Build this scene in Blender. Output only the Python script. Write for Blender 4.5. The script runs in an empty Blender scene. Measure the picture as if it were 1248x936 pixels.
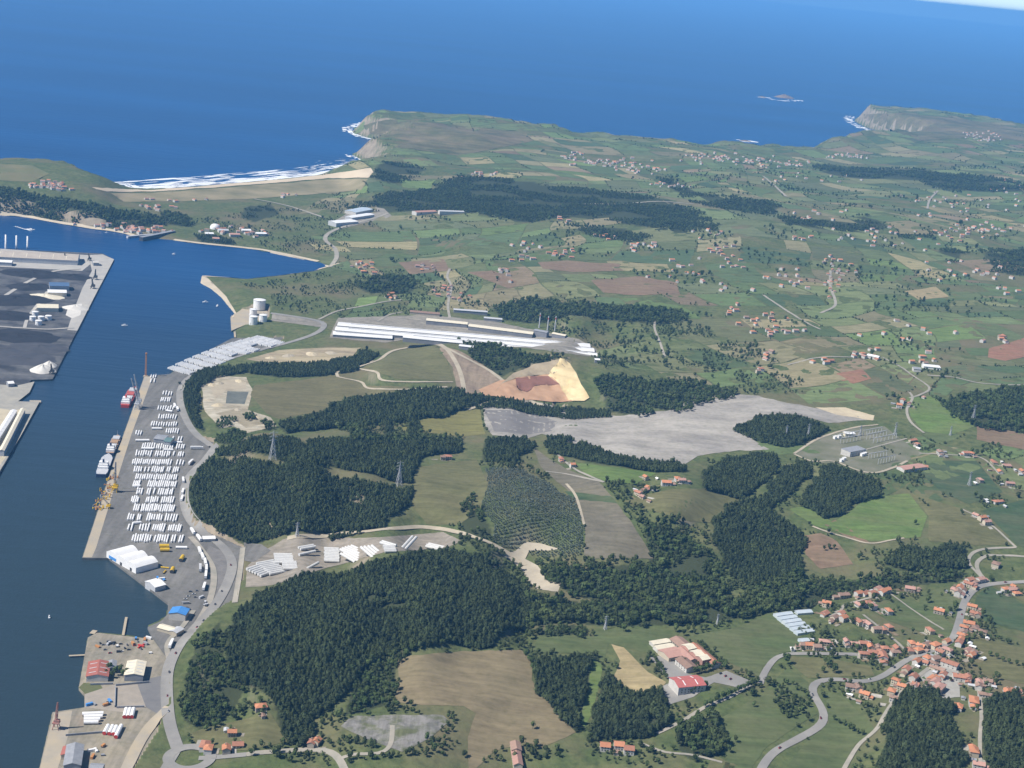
import bpy, math, random
import numpy as np
from mathutils import Vector, Matrix
from mathutils.geometry import delaunay_2d_cdt

R = math.radians
rng = np.random.default_rng(7)
random.seed(7)
SC = bpy.context.scene
COL = SC.collection

# ------------------------------------------------------------------ camera
CAM_H = 800.0
PITCH, ROLL = R(15.75), R(5.6)
FPX, CX, CY = 1816.0, 624.0, 468.0            # focal length and centre in pixels of a 1248 x 936 frame
_F = np.array([0, math.cos(PITCH), -math.sin(PITCH)])
_R0 = np.array([1.0, 0, 0]); _U0 = np.array([0, math.sin(PITCH), math.cos(PITCH)])
_X = math.cos(ROLL) * _R0 + math.sin(ROLL) * _U0
_Y = -math.sin(ROLL) * _R0 + math.cos(ROLL) * _U0
cd = bpy.data.cameras.new('camera'); cam = bpy.data.objects.new('camera', cd); COL.objects.link(cam)
cam.matrix_world = Matrix(((_X[0], _Y[0], -_F[0], 0), (_X[1], _Y[1], -_F[1], 0), (_X[2], _Y[2], -_F[2], CAM_H), (0, 0, 0, 1)))
cd.sensor_width = 36; cd.lens = 36 * FPX / 1248; cd.clip_start = 1; cd.clip_end = 400000
SC.camera = cam

# ------------------------------------------------------------------ sky, sun, exposure
SUN_EL = R(50)
SUN_AZ = math.atan2(-0.93, -0.37)             # direction to the sun, x = sin, y = cos
W = bpy.data.worlds.new('World'); SC.world = W; W.use_nodes = True
nt = W.node_tree
bg = nt.nodes['Background']; sky = nt.nodes.new('ShaderNodeTexSky')
sky.sky_type = 'NISHITA'; sky.sun_disc = False
sky.sun_elevation = SUN_EL; sky.sun_rotation = SUN_AZ
sky.altitude = 800; sky.air_density = 0.5; sky.dust_density = 0.0; sky.ozone_density = 3.0
nt.links.new(sky.outputs[0], bg.inputs[0]); bg.inputs[1].default_value = 0.082
sl = bpy.data.lights.new('sun', 'SUN'); sl.energy = 4.2; sl.angle = R(0.5); sl.color = (1.0, 0.94, 0.86)
so = bpy.data.objects.new('sun', sl); COL.objects.link(so)
_sd = Vector((math.sin(SUN_AZ) * math.cos(SUN_EL), math.cos(SUN_AZ) * math.cos(SUN_EL), math.sin(SUN_EL)))
so.rotation_euler = _sd.to_track_quat('Z', 'Y').to_euler()
so.location = (0, 0, 700)
SC.view_settings.view_transform = 'Standard'; SC.view_settings.look = 'None'
SC.view_settings.exposure = 0.70; SC.view_settings.gamma = 1.0
SC.view_settings.use_curve_mapping = False
SC.render.engine = 'CYCLES'
SC.cycles.max_bounces = 5; SC.cycles.volume_bounces = 1; SC.cycles.use_denoising = True
SC.cycles.transparent_max_bounces = 6
HAZE = 4.3e-5

# ------------------------------------------------------------------ projection helpers
def rays(px, py):
    px = np.asarray(px, float); py = np.asarray(py, float)
    a = (px - CX) / FPX; b = -(py - CY) / FPX
    return a[..., None] * _X + b[..., None] * _Y + _F

def at_z(px, py, z=0.0):
    d = rays(px, py); t = (z - CAM_H) / d[..., 2]
    return d[..., :2] * t[..., None]

def to_px(x, y, z):
    v = np.stack([x, y, np.asarray(z) - CAM_H], -1)
    f = v @ _F
    return CX + FPX * (v @ _X) / f, CY - FPX * (v @ _Y) / f

def inside(x, y, P):
    P = np.asarray(P); x = np.asarray(x, float); y = np.asarray(y, float)
    r = np.zeros(x.shape, bool); n = len(P)
    for k in range(n):
        x0, y0 = P[k]; x1, y1 = P[(k + 1) % n]
        if y0 == y1: continue
        c = ((y0 > y) != (y1 > y)) & (x < (x1 - x0) * (y - y0) / (y1 - y0) + x0)
        r ^= c
    return r

def seg_dist(x, y, P, closed=True):
    P = np.asarray(P); best = np.full(x.shape, 1e18)
    n = len(P)
    for k in range(n if closed else n - 1):
        a = P[k]; b = P[(k + 1) % n]; d = b - a; L = (d * d).sum() + 1e-9
        t = np.clip(((x - a[0]) * d[0] + (y - a[1]) * d[1]) / L, 0, 1)
        q = (x - a[0] - t * d[0]) ** 2 + (y - a[1] - t * d[1]) ** 2
        np.minimum(best, q, out=best)
    return np.sqrt(best)

_perm = rng.random((257, 257)); _perm[256] = _perm[0]; _perm[:, 256] = _perm[:, 0]
def vnoise(x, y):
    xi = np.floor(x).astype(int); yi = np.floor(y).astype(int)
    fx = x - xi; fy = y - yi; fx = fx * fx * (3 - 2 * fx); fy = fy * fy * (3 - 2 * fy)
    a = xi % 256; b = yi % 256
    return (_perm[a, b] * (1 - fx) + _perm[a + 1, b] * fx) * (1 - fy) + (_perm[a, b + 1] * (1 - fx) + _perm[a + 1, b + 1] * fx) * fy
def fbm(x, y, o=4):
    s = 0; a = 0.5
    for k in range(o):
        s = s + a * vnoise(x + 17.3 * k, y - 9.1 * k); x = x * 2.03; y = y * 2.03; a *= 0.5
    return s

# ------------------------------------------------------------------ land outline and heights
COAST = [(-90, 262), (0, 262), (30, 264), (60, 270), (100, 277), (150, 284), (165, 289), (210, 293), (245, 298), (300, 303), (330, 308), (390, 320),
 (400, 324), (385, 330), (340, 336), (300, 340), (262, 337), (247, 336), (245, 345), (258, 352), (270, 362), (281, 375), (288, 384), (284, 392), (282, 403), (288, 410),
 (275, 418), (245, 432), (215, 450), (205, 457), (176, 458), (140, 558), (100, 680), (133, 680), (170, 708), (205, 735), (203, 750), (192, 757), (180, 762), (187, 779), (150, 773),
 (118, 771), (107, 777), (96, 838), (103, 846), (103, 862), (64, 868), (48, 936), (20, 1020), (-20, 1150), (1500, 1150), (1500, 190), (1350, 182), (1248, 168), (1190, 156), (1120, 149),
 (1070, 146), (1045, 143), (1041, 147), (1055, 155), (1085, 163), (1120, 172), (1095, 177), (1060, 178), (1010, 183), (985, 187), (960, 190), (905, 188), (850, 185), (800, 181),
 (750, 178), (705, 177), (680, 170), (660, 165), (640, 169), (600, 165), (550, 160), (500, 155), (455, 152), (436, 155), (428, 161), (445, 167), (478, 172), (470, 176), (452, 178), (428, 188),
 (438, 193), (452, 203), (445, 208), (400, 212), (330, 219), (250, 226), (180, 231), (130, 232), (113, 227), (106, 219), (95, 214), (60, 213), (30, 211), (0, 211), (-90, 214)]
COASTW = at_z(*np.array(COAST, float).T)
WEST = [(-120, 300), (0, 303), (125, 309), (139, 316), (117, 358), (95, 402), (93, 405), (64, 462), (38, 463), (21, 489), (48, 490), (26, 530), (0, 575), (-30, 640), (-120, 760)]
WESTW = at_z(*np.array(WEST, float).T, 3.2)
EQ = [(176, 458), (207, 456), (215, 450), (245, 432), (283, 412), (345, 411), (335, 424), (275, 440), (228, 462), (217, 480), (224, 512), (242, 532), (263, 540), (250, 562), (232, 580),
 (224, 610), (236, 641), (270, 655), (298, 668), (296, 700), (285, 735), (262, 752), (235, 778), (206, 806), (188, 781), (180, 764), (196, 757), (204, 749), (205, 735), (170, 708), (133, 680), (100, 680), (140, 558)]
EQW = at_z(*np.array(EQ, float).T, 3.2)
SQ = [(118, 771), (187, 779), (206, 806), (207, 850), (190, 895), (160, 940), (130, 1000), (20, 1015), (48, 936), (64, 868), (103, 862), (103, 846), (96, 838), (107, 777)]
SQW = at_z(*np.array(SQ, float).T, 3.2)
TQ = [(281, 386), (296, 376), (326, 378), (326, 392), (298, 396), (282, 403)]
TQW = at_z(*np.array(TQ, float).T, 3.2)

CTRL = '''150 560 3,200 600 3,230 520 3,200 700 3,280 700 3,130 850 3,100 900 3,210 820 4,250 430 3,330 420 4,210 930 5,240 900 6,
330 690 6,400 680 8,520 660 15,640 700 12,300 668 4,300 590 34,370 580 58,440 590 52,350 620 28,430 635 18,330 545 44,262 590 10,470 560 40,420 545 44,
420 750 46,520 720 60,480 690 52,600 725 52,380 720 34,330 760 36,288 780 14,340 830 26,450 830 26,650 760 30,560 690 42,
580 830 32,620 900 25,350 900 12,270 880 10,230 860 6,270 820 18,530 600 40,640 610 50,730 640 45,750 590 66,830 600 72,850 660 45,700 720 25,900 700 35,800 700 36,
960 680 35,1000 720 30,1100 740 35,1200 720 40,1050 800 35,900 790 30,830 820 30,1000 880 30,1150 830 40,1230 880 48,1130 900 48,940 930 30,750 880 26,600 990 25,1000 1000 30,1300 900 50,
1040 560 60,1150 600 60,1230 580 60,1100 640 50,960 590 60,990 620 55,850 510 58,700 520 48,960 500 64,620 510 42,780 540 50,
480 450 46,430 470 24,380 480 14,340 480 12,290 480 8,280 510 8,550 430 50,560 460 44,520 470 44,400 510 20,330 515 12,460 500 34,560 490 36,540 520 34,
680 437 72,660 441 66,640 447 60,625 453 54,610 461 46,700 449 62,712 468 46,735 455 60,750 470 54,655 475 20,640 477 22,625 474 26,670 480 18,690 487 18,607 481 26,720 492 26,690 505 24,650 497 24,600 460 44,
410 405 15,560 412 15,720 425 15,480 405 15,640 415 15,520 395 15,600 400 15,680 410 15,440 420 14,380 430 9,
330 370 15,450 330 15,400 300 8,350 270 8,500 340 20,600 300 40,700 330 46,800 380 52,700 390 42,900 400 60,1000 400 70,1100 380 75,1240 400 80,950 300 80,1100 280 90,1240 300 90,
850 450 52,950 450 58,1080 460 64,1200 470 70,700 260 60,800 260 70,600 240 62,500 230 44,650 200 72,800 210 75,950 230 84,1000 240 80,1150 230 90,1240 220 92,300 230 7,400 230 9,200 240 10,430 255 20,
480 150 84,560 158 86,640 163 82,720 176 70,480 168 66,480 192 56,470 215 60,540 200 60,1060 138 110,1120 142 110,1200 150 105,1100 155 95,1240 165 105,1010 195 60,1350 180 100,
30 206 56,90 215 66,60 232 56,20 240 48,100 248 40,160 266 16,190 278 5,60 258 22,230 285 5,280 285 5,310 355 10,262 345 6'''
cp = np.array([[float(v) for v in s.split()] for s in CTRL.replace('\n', '').split(',')])
cxy = at_z(cp[:, 0], cp[:, 1], cp[:, 2])
cu, cv = cxy[:, 0] / cxy[:, 1], np.log(cxy[:, 1])

TH0, TH1, NI = R(38), R(3.0), 700
T0, T1, NJ = -0.50, 0.52, 560
th = np.linspace(TH0, TH1, NI); tt = np.linspace(T0, T1, NJ)
GY = np.repeat((CAM_H / np.tan(th))[:, None], NJ, 1); GX = tt[None, :] * GY

def base_height(x, y):
    u = x / y; v = np.log(y)
    num = np.zeros(x.shape); den = np.zeros(x.shape)
    for k in range(len(cp)):
        w = 1.0 / (((u - cu[k]) * 1.0) ** 2 + ((v - cv[k]) * 0.42) ** 2 + 1e-4) ** 1.9
        num += w * cp[k, 2]; den += w
    return num / den

def sstep(a, b, x):
    t = np.clip((x - a) / (b - a), 0, 1); return t * t * (3 - 2 * t)

sd = seg_dist(GX, GY, COASTW) * np.where(inside(GX, GY, COASTW), 1, -1)
B = base_height(GX, GY)
rough = sstep(10, 30, B)
B = B + rough * ((fbm(GX / 420, GY / 420) - 0.47) * 34 + (fbm(GX / 90 + 50, GY / 90) - 0.47) * 7 + sstep(900, 150, sd) * sstep(4600, 5600, GY) * ((fbm(GX / 260 + 9, GY / 260 + 3, 5) - .47) * 60))
wid = np.where(GY > 4700, 95, 60) * (0.7 + 0.6 * vnoise(GX / 150, GY / 150))
ramp = sstep(0, 1, sd / wid) ** 0.8
H = np.where(sd > 0, 0.4 + ramp * np.maximum(B, 1.5) + np.where(GY > 4700, sstep(0, 40, sd) * (fbm(GX / 60, GY / 60) - .45) * 22 * (1 - sstep(80, 200, sd)) * rough, 0), -np.minimum(6, -sd * 0.3) - 0.2)
QR = at_z(*np.array([(596, 482), (622, 453), (650, 440), (684, 432), (704, 448), (722, 488), (690, 494)], float).T, 42.0)
_q = sstep(0, 25, seg_dist(GX, GY, QR)) * inside(GX, GY, QR)                        # benches cut into the quarry
_t = H + (fbm(GX / 22, GY / 22) - .47) * 9; _t = (np.floor(_t / 9) + sstep(.55, 1, _t / 9 - np.floor(_t / 9))) * 9
H = H + _q * (_t - H) * .85
onq = inside(GX, GY, EQW) | inside(GX, GY, SQW) | inside(GX, GY, WESTW) | inside(GX, GY, TQW)
QUAYS = [EQW, SQW, WESTW, TQW]
HM = np.where(onq, -0.5, H)                    # the terrain mesh dips under the quay slabs
HS = np.where(onq, 3.2, H)                     # what things stand on

def g_index(x, y):
    i = (TH0 - np.arctan(CAM_H / y)) / (TH0 - TH1) * (NI - 1)
    j = (x / y - T0) / (T1 - T0) * (NJ - 1)
    return i, j
def g_world(i, j):
    t = TH0 + (TH1 - TH0) * i / (NI - 1); y = CAM_H / np.tan(t)
    return (T0 + (T1 - T0) * j / (NJ - 1)) * y, y
def hs(x, y, G=None):
    G = HS if G is None else G
    i, j = g_index(np.asarray(x, float), np.maximum(np.asarray(y, float), 900.0))
    i = np.clip(i, 0, NI - 1.001); j = np.clip(j, 0, NJ - 1.001)
    a = i.astype(int); b = j.astype(int); f = i - a; g = j - b
    return (G[a, b] * (1 - g) + G[a, b + 1] * g) * (1 - f) + (G[a + 1, b] * (1 - g) + G[a + 1, b + 1] * g) * f
_zs = np.arange(190, -1, -0.75)
def drop(px, py, lift=0.0):
    """the first point of the ground (raised by lift) that the view ray through a photo pixel meets"""
    px = np.atleast_1d(np.asarray(px, float)); py = np.atleast_1d(np.asarray(py, float))
    P = at_z(px[:, None], py[:, None], _zs[None, :])
    hh = np.maximum(hs(P[..., 0], P[..., 1]), 0) + lift
    hit = _zs[None, :] <= hh + 0.01
    k = np.where(hit.any(1), hit.argmax(1), len(_zs) - 1)
    q = P[np.arange(len(px)), k]
    return np.column_stack([q, hs(q[:, 0], q[:, 1])])
def D(p, lift=0.0): return drop(p[0], p[1], lift)[0]

# ------------------------------------------------------------------ tagging and mesh helpers
def tag(o, label=None, cat=None, group=None, kind=None):
    if label: o['label'] = label
    if cat: o['category'] = cat
    if group: o['group'] = group
    if kind: o['kind'] = kind
    return o
def new_mesh(name, v, f, mats=None, smooth=False):
    m = bpy.data.meshes.new(name); m.from_pydata([tuple(q) for q in v], [], [tuple(q) for q in f])
    if mats is not None:
        for k in (mats if isinstance(mats, (list, tuple)) else [mats]): m.materials.append(k)
    if smooth: m.polygons.foreach_set('use_smooth', [True] * len(m.polygons))
    m.update(); return m
def obj(name, mesh, parent=None, loc=None, rz=0, sc=None):
    o = bpy.data.objects.new(name, mesh); COL.objects.link(o)
    if parent: o.parent = parent
    if loc is not None: o.location = loc
    if rz: o.rotation_euler = (0, 0, rz)
    if sc is not None: o.scale = sc
    return o
def empty(name, loc, rz=0, sc=None):
    o = obj(name, None, None, loc, rz, sc); o.empty_display_size = 5; return o
class MB:
    def __init__(s): s.v = []; s.f = []
    def box(s, x0, x1, y0, y1, z0, z1):
        n = len(s.v)
        s.v += [(x0, y0, z0), (x1, y0, z0), (x1, y1, z0), (x0, y1, z0), (x0, y0, z1), (x1, y0, z1), (x1, y1, z1), (x0, y1, z1)]
        s.f += [tuple(n + k for k in q) for q in ((0, 3, 2, 1), (4, 5, 6, 7), (0, 1, 5, 4), (1, 2, 6, 5), (2, 3, 7, 6), (3, 0, 4, 7))]; return s
    def bar(s, p, q, r, r2=None, n=4):
        p = Vector(p); q = Vector(q); d = (q - p).normalized(); r2 = r if r2 is None else r2
        a = d.orthogonal().normalized(); b = d.cross(a); k0 = len(s.v)
        for c, rr in ((p, r), (q, r2)):
            for k in range(n):
                t = 2 * math.pi * (k + .5) / n; s.v.append(tuple(c + rr * (math.cos(t) * a + math.sin(t) * b)))
        for k in range(n): s.f.append((k0 + k, k0 + (k + 1) % n, k0 + n + (k + 1) % n, k0 + n + k))
        s.f.append(tuple(k0 + k for k in reversed(range(n)))); s.f.append(tuple(k0 + n + k for k in range(n))); return s
    def lathe(s, prof, n=20, c=(0, 0, 0)):
        k0 = len(s.v)
        for r, z in prof:
            for k in range(n):
                t = 2 * math.pi * k / n; s.v.append((c[0] + r * math.cos(t), c[1] + r * math.sin(t), c[2] + z))
        for i in range(len(prof) - 1):
            for k in range(n): s.f.append((k0 + i * n + k, k0 + i * n + (k + 1) % n, k0 + (i + 1) * n + (k + 1) % n, k0 + (i + 1) * n + k))
        return s
    def prism(s, pts, z0, z1):
        k0 = len(s.v); n = len(pts)
        s.v += [(p[0], p[1], z0) for p in pts] + [(p[0], p[1], z1) for p in pts]
        s.f += [(k0 + k, k0 + (k + 1) % n, k0 + n + (k + 1) % n, k0 + n + k) for k in range(n)]
        s.f += [tuple(k0 + k for k in reversed(range(n))), tuple(k0 + n + k for k in range(n))]; return s
    def extrude_x(s, prof, x0, x1):
        """profile in (y, z), closed, swept along x"""
        k0 = len(s.v); n = len(prof)
        s.v += [(x0, p[0], p[1]) for p in prof] + [(x1, p[0], p[1]) for p in prof]
        s.f += [(k0 + k, k0 + (k + 1) % n, k0 + n + (k + 1) % n, k0 + n + k) for k in range(n)]
        s.f += [tuple(k0 + k for k in reversed(range(n))), tuple(k0 + n + k for k in range(n))]; return s
    def mesh(s, name, mat, smooth=False): return new_mesh(name, s.v, s.f, mat, smooth)
    def build(s, name, mat, parent=None, loc=None, rz=0, smooth=False): return obj(name, s.mesh(name, mat, smooth), parent, loc, rz)

# ------------------------------------------------------------------ materials
MATS = {}
def mat(name, c1, c2=None, rough=0.9, scale=0.05, c3=None, scale3=0.008, spec=0.2, bump=0.0, bscale=0.3, stretch=None, lo=0.35, hi=0.65, attr=None, rand=0.0, streak=None):
    if name in MATS: return MATS[name]
    m = bpy.data.materials.new(name); m.use_nodes = True; N = m.node_tree.nodes; Lk = m.node_tree.links.new
    b = N['Principled BSDF']; b.inputs['Roughness'].default_value = rough; b.inputs['Specular IOR Level'].default_value = spec
    geo = N.new('ShaderNodeNewGeometry'); pos = geo.outputs['Position']
    if stretch:
        mp = N.new('ShaderNodeMapping'); mp.inputs['Scale'].default_value = stretch[:3]; mp.inputs['Rotation'].default_value = (0, 0, stretch[3]); Lk(pos, mp.inputs[0]); pos = mp.outputs[0]
    def noise(sc, det=4):
        n = N.new('ShaderNodeTexNoise'); n.inputs['Scale'].default_value = sc; n.inputs['Detail'].default_value = det; n.inputs['Roughness'].default_value = 0.65; Lk(pos, n.inputs['Vector'])
        r = N.new('ShaderNodeMapRange'); r.inputs[1].default_value = lo; r.inputs[2].default_value = hi; Lk(n.outputs[0], r.inputs[0]); return r.outputs[0]
    def mix(f, a, bb, mode='MIX'):
        x = N.new('ShaderNodeMix'); x.data_type = 'RGBA'; x.blend_type = mode
        if isinstance(f, float): x.inputs[0].default_value = f
        else: Lk(f, x.inputs[0])
        for s, q in ((x.inputs[6], a), (x.inputs[7], bb)):
            if isinstance(q, tuple): s.default_value = (*q, 1)
            else: Lk(q, s)
        return x.outputs[2]
    if attr:
        at = N.new('ShaderNodeAttribute'); at.attribute_name = attr; col = at.outputs['Color']
        if c2: col = mix(noise(scale), col, mix(1.0, col, c2, 'MULTIPLY'))
    else:
        col = c1
        if c2: col = mix(noise(scale), c1, c2)
    if c3: col = mix(noise(scale3, 5), col, c3)
    if streak:
        keep, kl, kh = pos, lo, hi
        mp2 = N.new('ShaderNodeMapping'); mp2.inputs['Scale'].default_value = (streak[0], streak[1], .05); mp2.inputs['Rotation'].default_value = (0, 0, streak[2]); Lk(geo.outputs['Position'], mp2.inputs[0]); pos = mp2.outputs[0]; lo, hi = .40, .62
        col = mix(noise(1.0, 6), col, mix(1.0, col, (streak[3],) * 3, 'MULTIPLY'))
        pos = geo.outputs['Position']; lo, hi = .45, .7
        col = mix(noise(.12, 6), col, mix(1.0, col, (.78, .80, .74), 'MULTIPLY'))
        pos, lo, hi = keep, kl, kh
    if rand:
        oi = N.new('ShaderNodeObjectInfo'); hv = N.new('ShaderNodeHueSaturation')
        mr = N.new('ShaderNodeMapRange'); mr.inputs[3].default_value = 1 - rand; mr.inputs[4].default_value = 1 + rand; Lk(oi.outputs['Random'], mr.inputs[0]); Lk(mr.outputs[0], hv.inputs['Value'])
        if isinstance(col, tuple): hv.inputs['Color'].default_value = (*col, 1)
        else: Lk(col, hv.inputs['Color'])
        col = hv.outputs[0]
    if isinstance(col, tuple): b.inputs['Base Color'].default_value = (*col, 1)
    else: Lk(col, b.inputs['Base Color'])
    if bump:
        bn = N.new('ShaderNodeTexNoise'); bn.inputs['Scale'].default_value = bscale; bn.inputs['Detail'].default_value = 5; Lk(pos, bn.inputs['Vector'])
        bp = N.new('ShaderNodeBump'); bp.inputs['Strength'].default_value = 0.6; bp.inputs['Distance'].default_value = bump; Lk(bn.outputs[0], bp.inputs['Height']); Lk(bp.outputs[0], b.inputs['Normal'])
    MATS[name] = m; return m

ASPH = mat('asphalt', (.185, .178, .168), (.225, .215, .20), scale=.03, c3=(.15, .147, .142), scale3=.02, stretch=(1, .35, 1, .25), streak=(.10, .008, .25, .80))
ROADM = mat('road asphalt', (.255, .245, .23), (.31, .30, .275), scale=.05, c3=(.21, .205, .195), scale3=.02)
LANE = mat('pale lane', (.34, .31, .26), (.26, .25, .21), scale=.06)
TRACK = mat('dirt track', (.42, .37, .28), (.33, .29, .22), scale=.05)
CONC = mat('quay concrete', (.36, .32, .26), (.30, .28, .24), scale=.05, c3=(.42, .35, .24), scale3=.02)
WHITE = mat('white paint', (.80, .80, .79), (.72, .72, .71), rough=.45, scale=.2, spec=.4)
CREAM = mat('cream sheet', (.70, .64, .50), (.60, .55, .43), rough=.6, scale=.15)
BLUE = mat('blue sheet', (.06, .22, .55), (.08, .27, .6), rough=.4, scale=.2)
GREY = mat('grey steel', (.30, .31, .33), (.24, .25, .27), rough=.5, scale=.2)
LGREY = mat('light grey steel', (.50, .51, .52), (.42, .43, .45), rough=.5, scale=.3)
DARK = mat('dark steel', (.05, .052, .06), (.08, .08, .085), rough=.6, scale=.3)
YEL = mat('yellow paint', (.62, .42, .03), (.52, .34, .03), rough=.5, scale=.3)
RED = mat('red paint', (.55, .06, .05), (.45, .06, .05), rough=.5, scale=.3)
NAVY = mat('navy hull', (.03, .05, .11), (.04, .06, .12), rough=.4, scale=.2)
ORNG = mat('rust orange', (.50, .24, .09), (.42, .2, .08), rough=.7, scale=.3)
GLASS = mat('window glass', (.03, .04, .05), rough=.15, spec=.6)
TERRA = [mat('terracotta roof', (.40, .19, .125), (.33, .16, .11), scale=.35, rand=.12), mat('orange roof', (.50, .22, .12), (.42, .19, .11), scale=.3, rand=.1),
         mat('weathered roof', (.30, .195, .15), (.24, .165, .13), scale=.3, rand=.15), mat('pinkish roof', (.42, .25, .20), (.36, .21, .175), scale=.3, rand=.12)]
TNAME = ['terracotta', 'bright orange', 'weathered brown', 'faded pink']
WALLS = [mat('white render', (.54, .52, .48), (.46, .45, .42), scale=.25, rand=.1), mat('cream render', (.50, .44, .34), (.44, .39, .30), scale=.25, rand=.1), mat('stone wall', (.38, .34, .28), (.30, .27, .23), scale=.4, rand=.1)]
WNAME = ['white', 'cream', 'stone']
BARK = mat('bark', (.10, .075, .05), (.07, .055, .04), scale=.8)
PINE = mat('pine foliage', (.029, .043, .025), (.048, .064, .031), scale=.25, rand=.42, lo=.3, hi=.7, spec=.1, c3=(.060, .078, .030), scale3=.016)
EUCA = mat('eucalyptus foliage', (.085, .108, .09), (.115, .14, .115), scale=.25, rand=.3, spec=.1)
LEAF = mat('broadleaf foliage', (.042, .068, .024), (.064, .096, .032), scale=.25, rand=.42, spec=.1, c3=(.075, .095, .036), scale3=.02)
BUSH = mat('scrub foliage', (.048, .066, .028), (.075, .09, .038), scale=.3, rand=.35, spec=.1)

# ------------------------------------------------------------------ sea, terrain, haze
FOREST = []          # (kind, spacing, scale, polygon in photo pixels at canopy height)
def fo(kind, sp, sc, s): FOREST.append((kind, sp, sc, [tuple(float(v) for v in q.split()) for q in s.split(',')]))
def pts(s): return [tuple(float(v) for v in q.split()) for q in s.split(',')]
fo('pine', 3.50, 0.76, '262 546,300 536,340 531,400 533,450 538,500 535,560 533,564 547,520 551,512 560,505 572,503 584,470 579,440 571,410 565,370 558,340 556,290 552')
fo('pine', 3.50, 0.76, '256 553,300 556,345 564,400 576,440 584,470 590,506 592,502 612,482 622,468 640,440 645,380 648,330 652,300 658,270 646,240 632,229 612,230 585,243 565')
fo('pine', 3.50, 0.80, '275 768,290 740,310 724,340 712,400 698,470 680,530 671,590 679,630 704,650 722,645 762,600 785,560 780,510 786,470 794,440 814,420 842,402 860,378 872,374 905,345 890,335 850,320 836,275 815')
fo('mixed', 4.84, 0.84, '640 722,700 727,800 733,850 735,910 722,975 690,986 718,940 740,850 755,760 758,700 753,645 758')
fo('mixed', 5.72, 0.84, '785 632,820 640,850 660,880 690,890 720,850 733,800 731,760 728,700 720,668 705,660 690,700 688,795 688')
fo('pine', 3.50, 0.76, '880 560,910 550,945 552,952 565,930 585,905 605,882 598,858 592,855 572')
fo('pine', 3.50, 0.76, '890 612,930 603,955 568,988 562,986 578,962 600,940 620,975 645,977 690,940 712,900 705,880 672,868 648')
fo('pine', 3.36, 0.80, '1010 565,1035 573,1070 588,1074 603,1040 610,1032 620,1005 628,975 612,985 598')
fo('pine', 3.70, 0.76, '893 521,930 506,970 505,1012 520,1000 530,960 542,920 533')
fo('pine', 3.70, 0.91, '340 515,400 499,420 485,480 478,540 474,568 474,565 495,545 504,500 508,450 514,400 518,350 524')
fo('pine', 3.70, 0.65, '570 477,610 481,640 489,700 494,742 497,745 505,690 507,640 500,600 493,572 496')
fo('mixed', 5.72, 0.84, '425 515,445 512,450 528,535 530,560 535,520 538,430 536')
fo('pine', 4.03, 0.76, '468 512,478 512,484 530,470 530')
fo('pine', 4.03, 0.76, '497 506,505 506,512 528,500 530')
fo('pine', 3.90, 0.72, '215 478,226 458,262 446,310 442,360 441,400 439,428 434,445 424,462 430,440 447,400 454,340 456,300 450,262 457,244 468,240 490,250 522,236 516,222 500')
fo('pine', 3.70, 0.76, '590 535,640 530,652 540,628 560,590 558')
fo('pine', 3.70, 0.76, '668 532,690 530,720 540,750 553,780 558,832 562,830 571,790 570,740 562,700 553,670 548')
fo('mixed', 6.16, 0.84, '1145 487,1200 475,1250 468,1270 525,1200 520,1160 505')
fo('mixed', 6.16, 0.84, '725 460,760 455,800 463,840 462,900 473,895 481,850 490,830 502,790 490,740 480')
fo('mixed', 6.16, 0.84, '735 478,770 484,800 500,780 505,742 498')
fo('mixed', 7.04, 0.84, '600 372,640 362,700 366,760 371,830 377,842 388,800 393,740 386,680 387,640 390,612 386')
fo('mixed', 7.04, 0.84, '430 343,470 333,508 338,500 355,450 354')
fo('mixed', 6.16, 0.76, '555 413,640 428,690 433,672 437,640 444,612 455,596 450,575 434')
fo('far', 7.5, 0.71, '420 252,455 240,500 232,540 222,570 212,640 219,700 227,760 234,830 246,852 256,835 268,800 276,760 270,700 262,650 270,600 262,540 254,470 257')
fo('far', 7.5, 0.71, '690 271,760 276,795 286,772 295,720 285')
fo('far', 8.5, 0.74, '800 254,850 258,880 272,850 284,800 280')
fo('far', 8.5, 0.74, '800 214,830 222,860 236,950 246,945 260,880 256,845 246')
fo('far', 10.5, 0.81, '990 200,1080 204,1150 209,1240 219,1262 236,1180 231,1100 217,1005 210')
fo('far', 9.5, 0.74, '950 262,1000 266,1060 261,1086 275,1040 281,960 273')
fo('far', 8.5, 0.74, '1085 279,1140 281,1138 291,1090 288')
fo('far', 7.5, 0.68, '1146 300,1170 299,1171 318,1148 315')
fo('far', 7.5, 0.68, '1200 305,1262 299,1262 336,1205 328')
fo('far', 10.5, 0.74, '1128 222,1168 224,1175 234,1130 228')
fo('far', 6.5, 0.62, '300 249,330 247,342 258,310 268,292 262')
fo('mixed', 7.04, 0.84, '-40 222,0 226,40 236,80 242,120 249,160 256,195 263,200 272,150 279,100 274,60 267,30 261,0 257,-40 253')
fo('mixed', 7.04, 0.76, '195 258,215 256,240 270,232 274,200 270')
fo('pine', 5.60, 0.68, '236 284,258 285,286 292,284 298,245 293')
fo('pine', 3.36, 0.80, '1085 852,1110 837,1145 839,1160 868,1180 945,1060 945,1080 902')
fo('pine', 3.36, 0.80, '1200 852,1222 845,1262 838,1275 945,1205 945,1195 885')
fo('pine', 3.36, 0.80, '655 799,700 795,718 800,718 830,708 870,702 886,686 874,670 850,657 840,655 815')
fo('pine', 3.36, 0.87, '738 812,755 835,775 845,802 838,812 856,808 884,790 893,725 897,720 888,730 850')
fo('mixed', 4.84, 0.88, '824 882,850 866,874 870,886 890,880 914,850 922,830 912')
fo('mixed', 5.28, 0.71, '268 752,276 815,300 830,290 850,262 885,250 885,225 872,225 822,238 785')
fo('mixed', 5.28, 0.67, '440 800,470 797,540 780,560 785,500 790,482 812,478 850,440 862,420 866')
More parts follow.
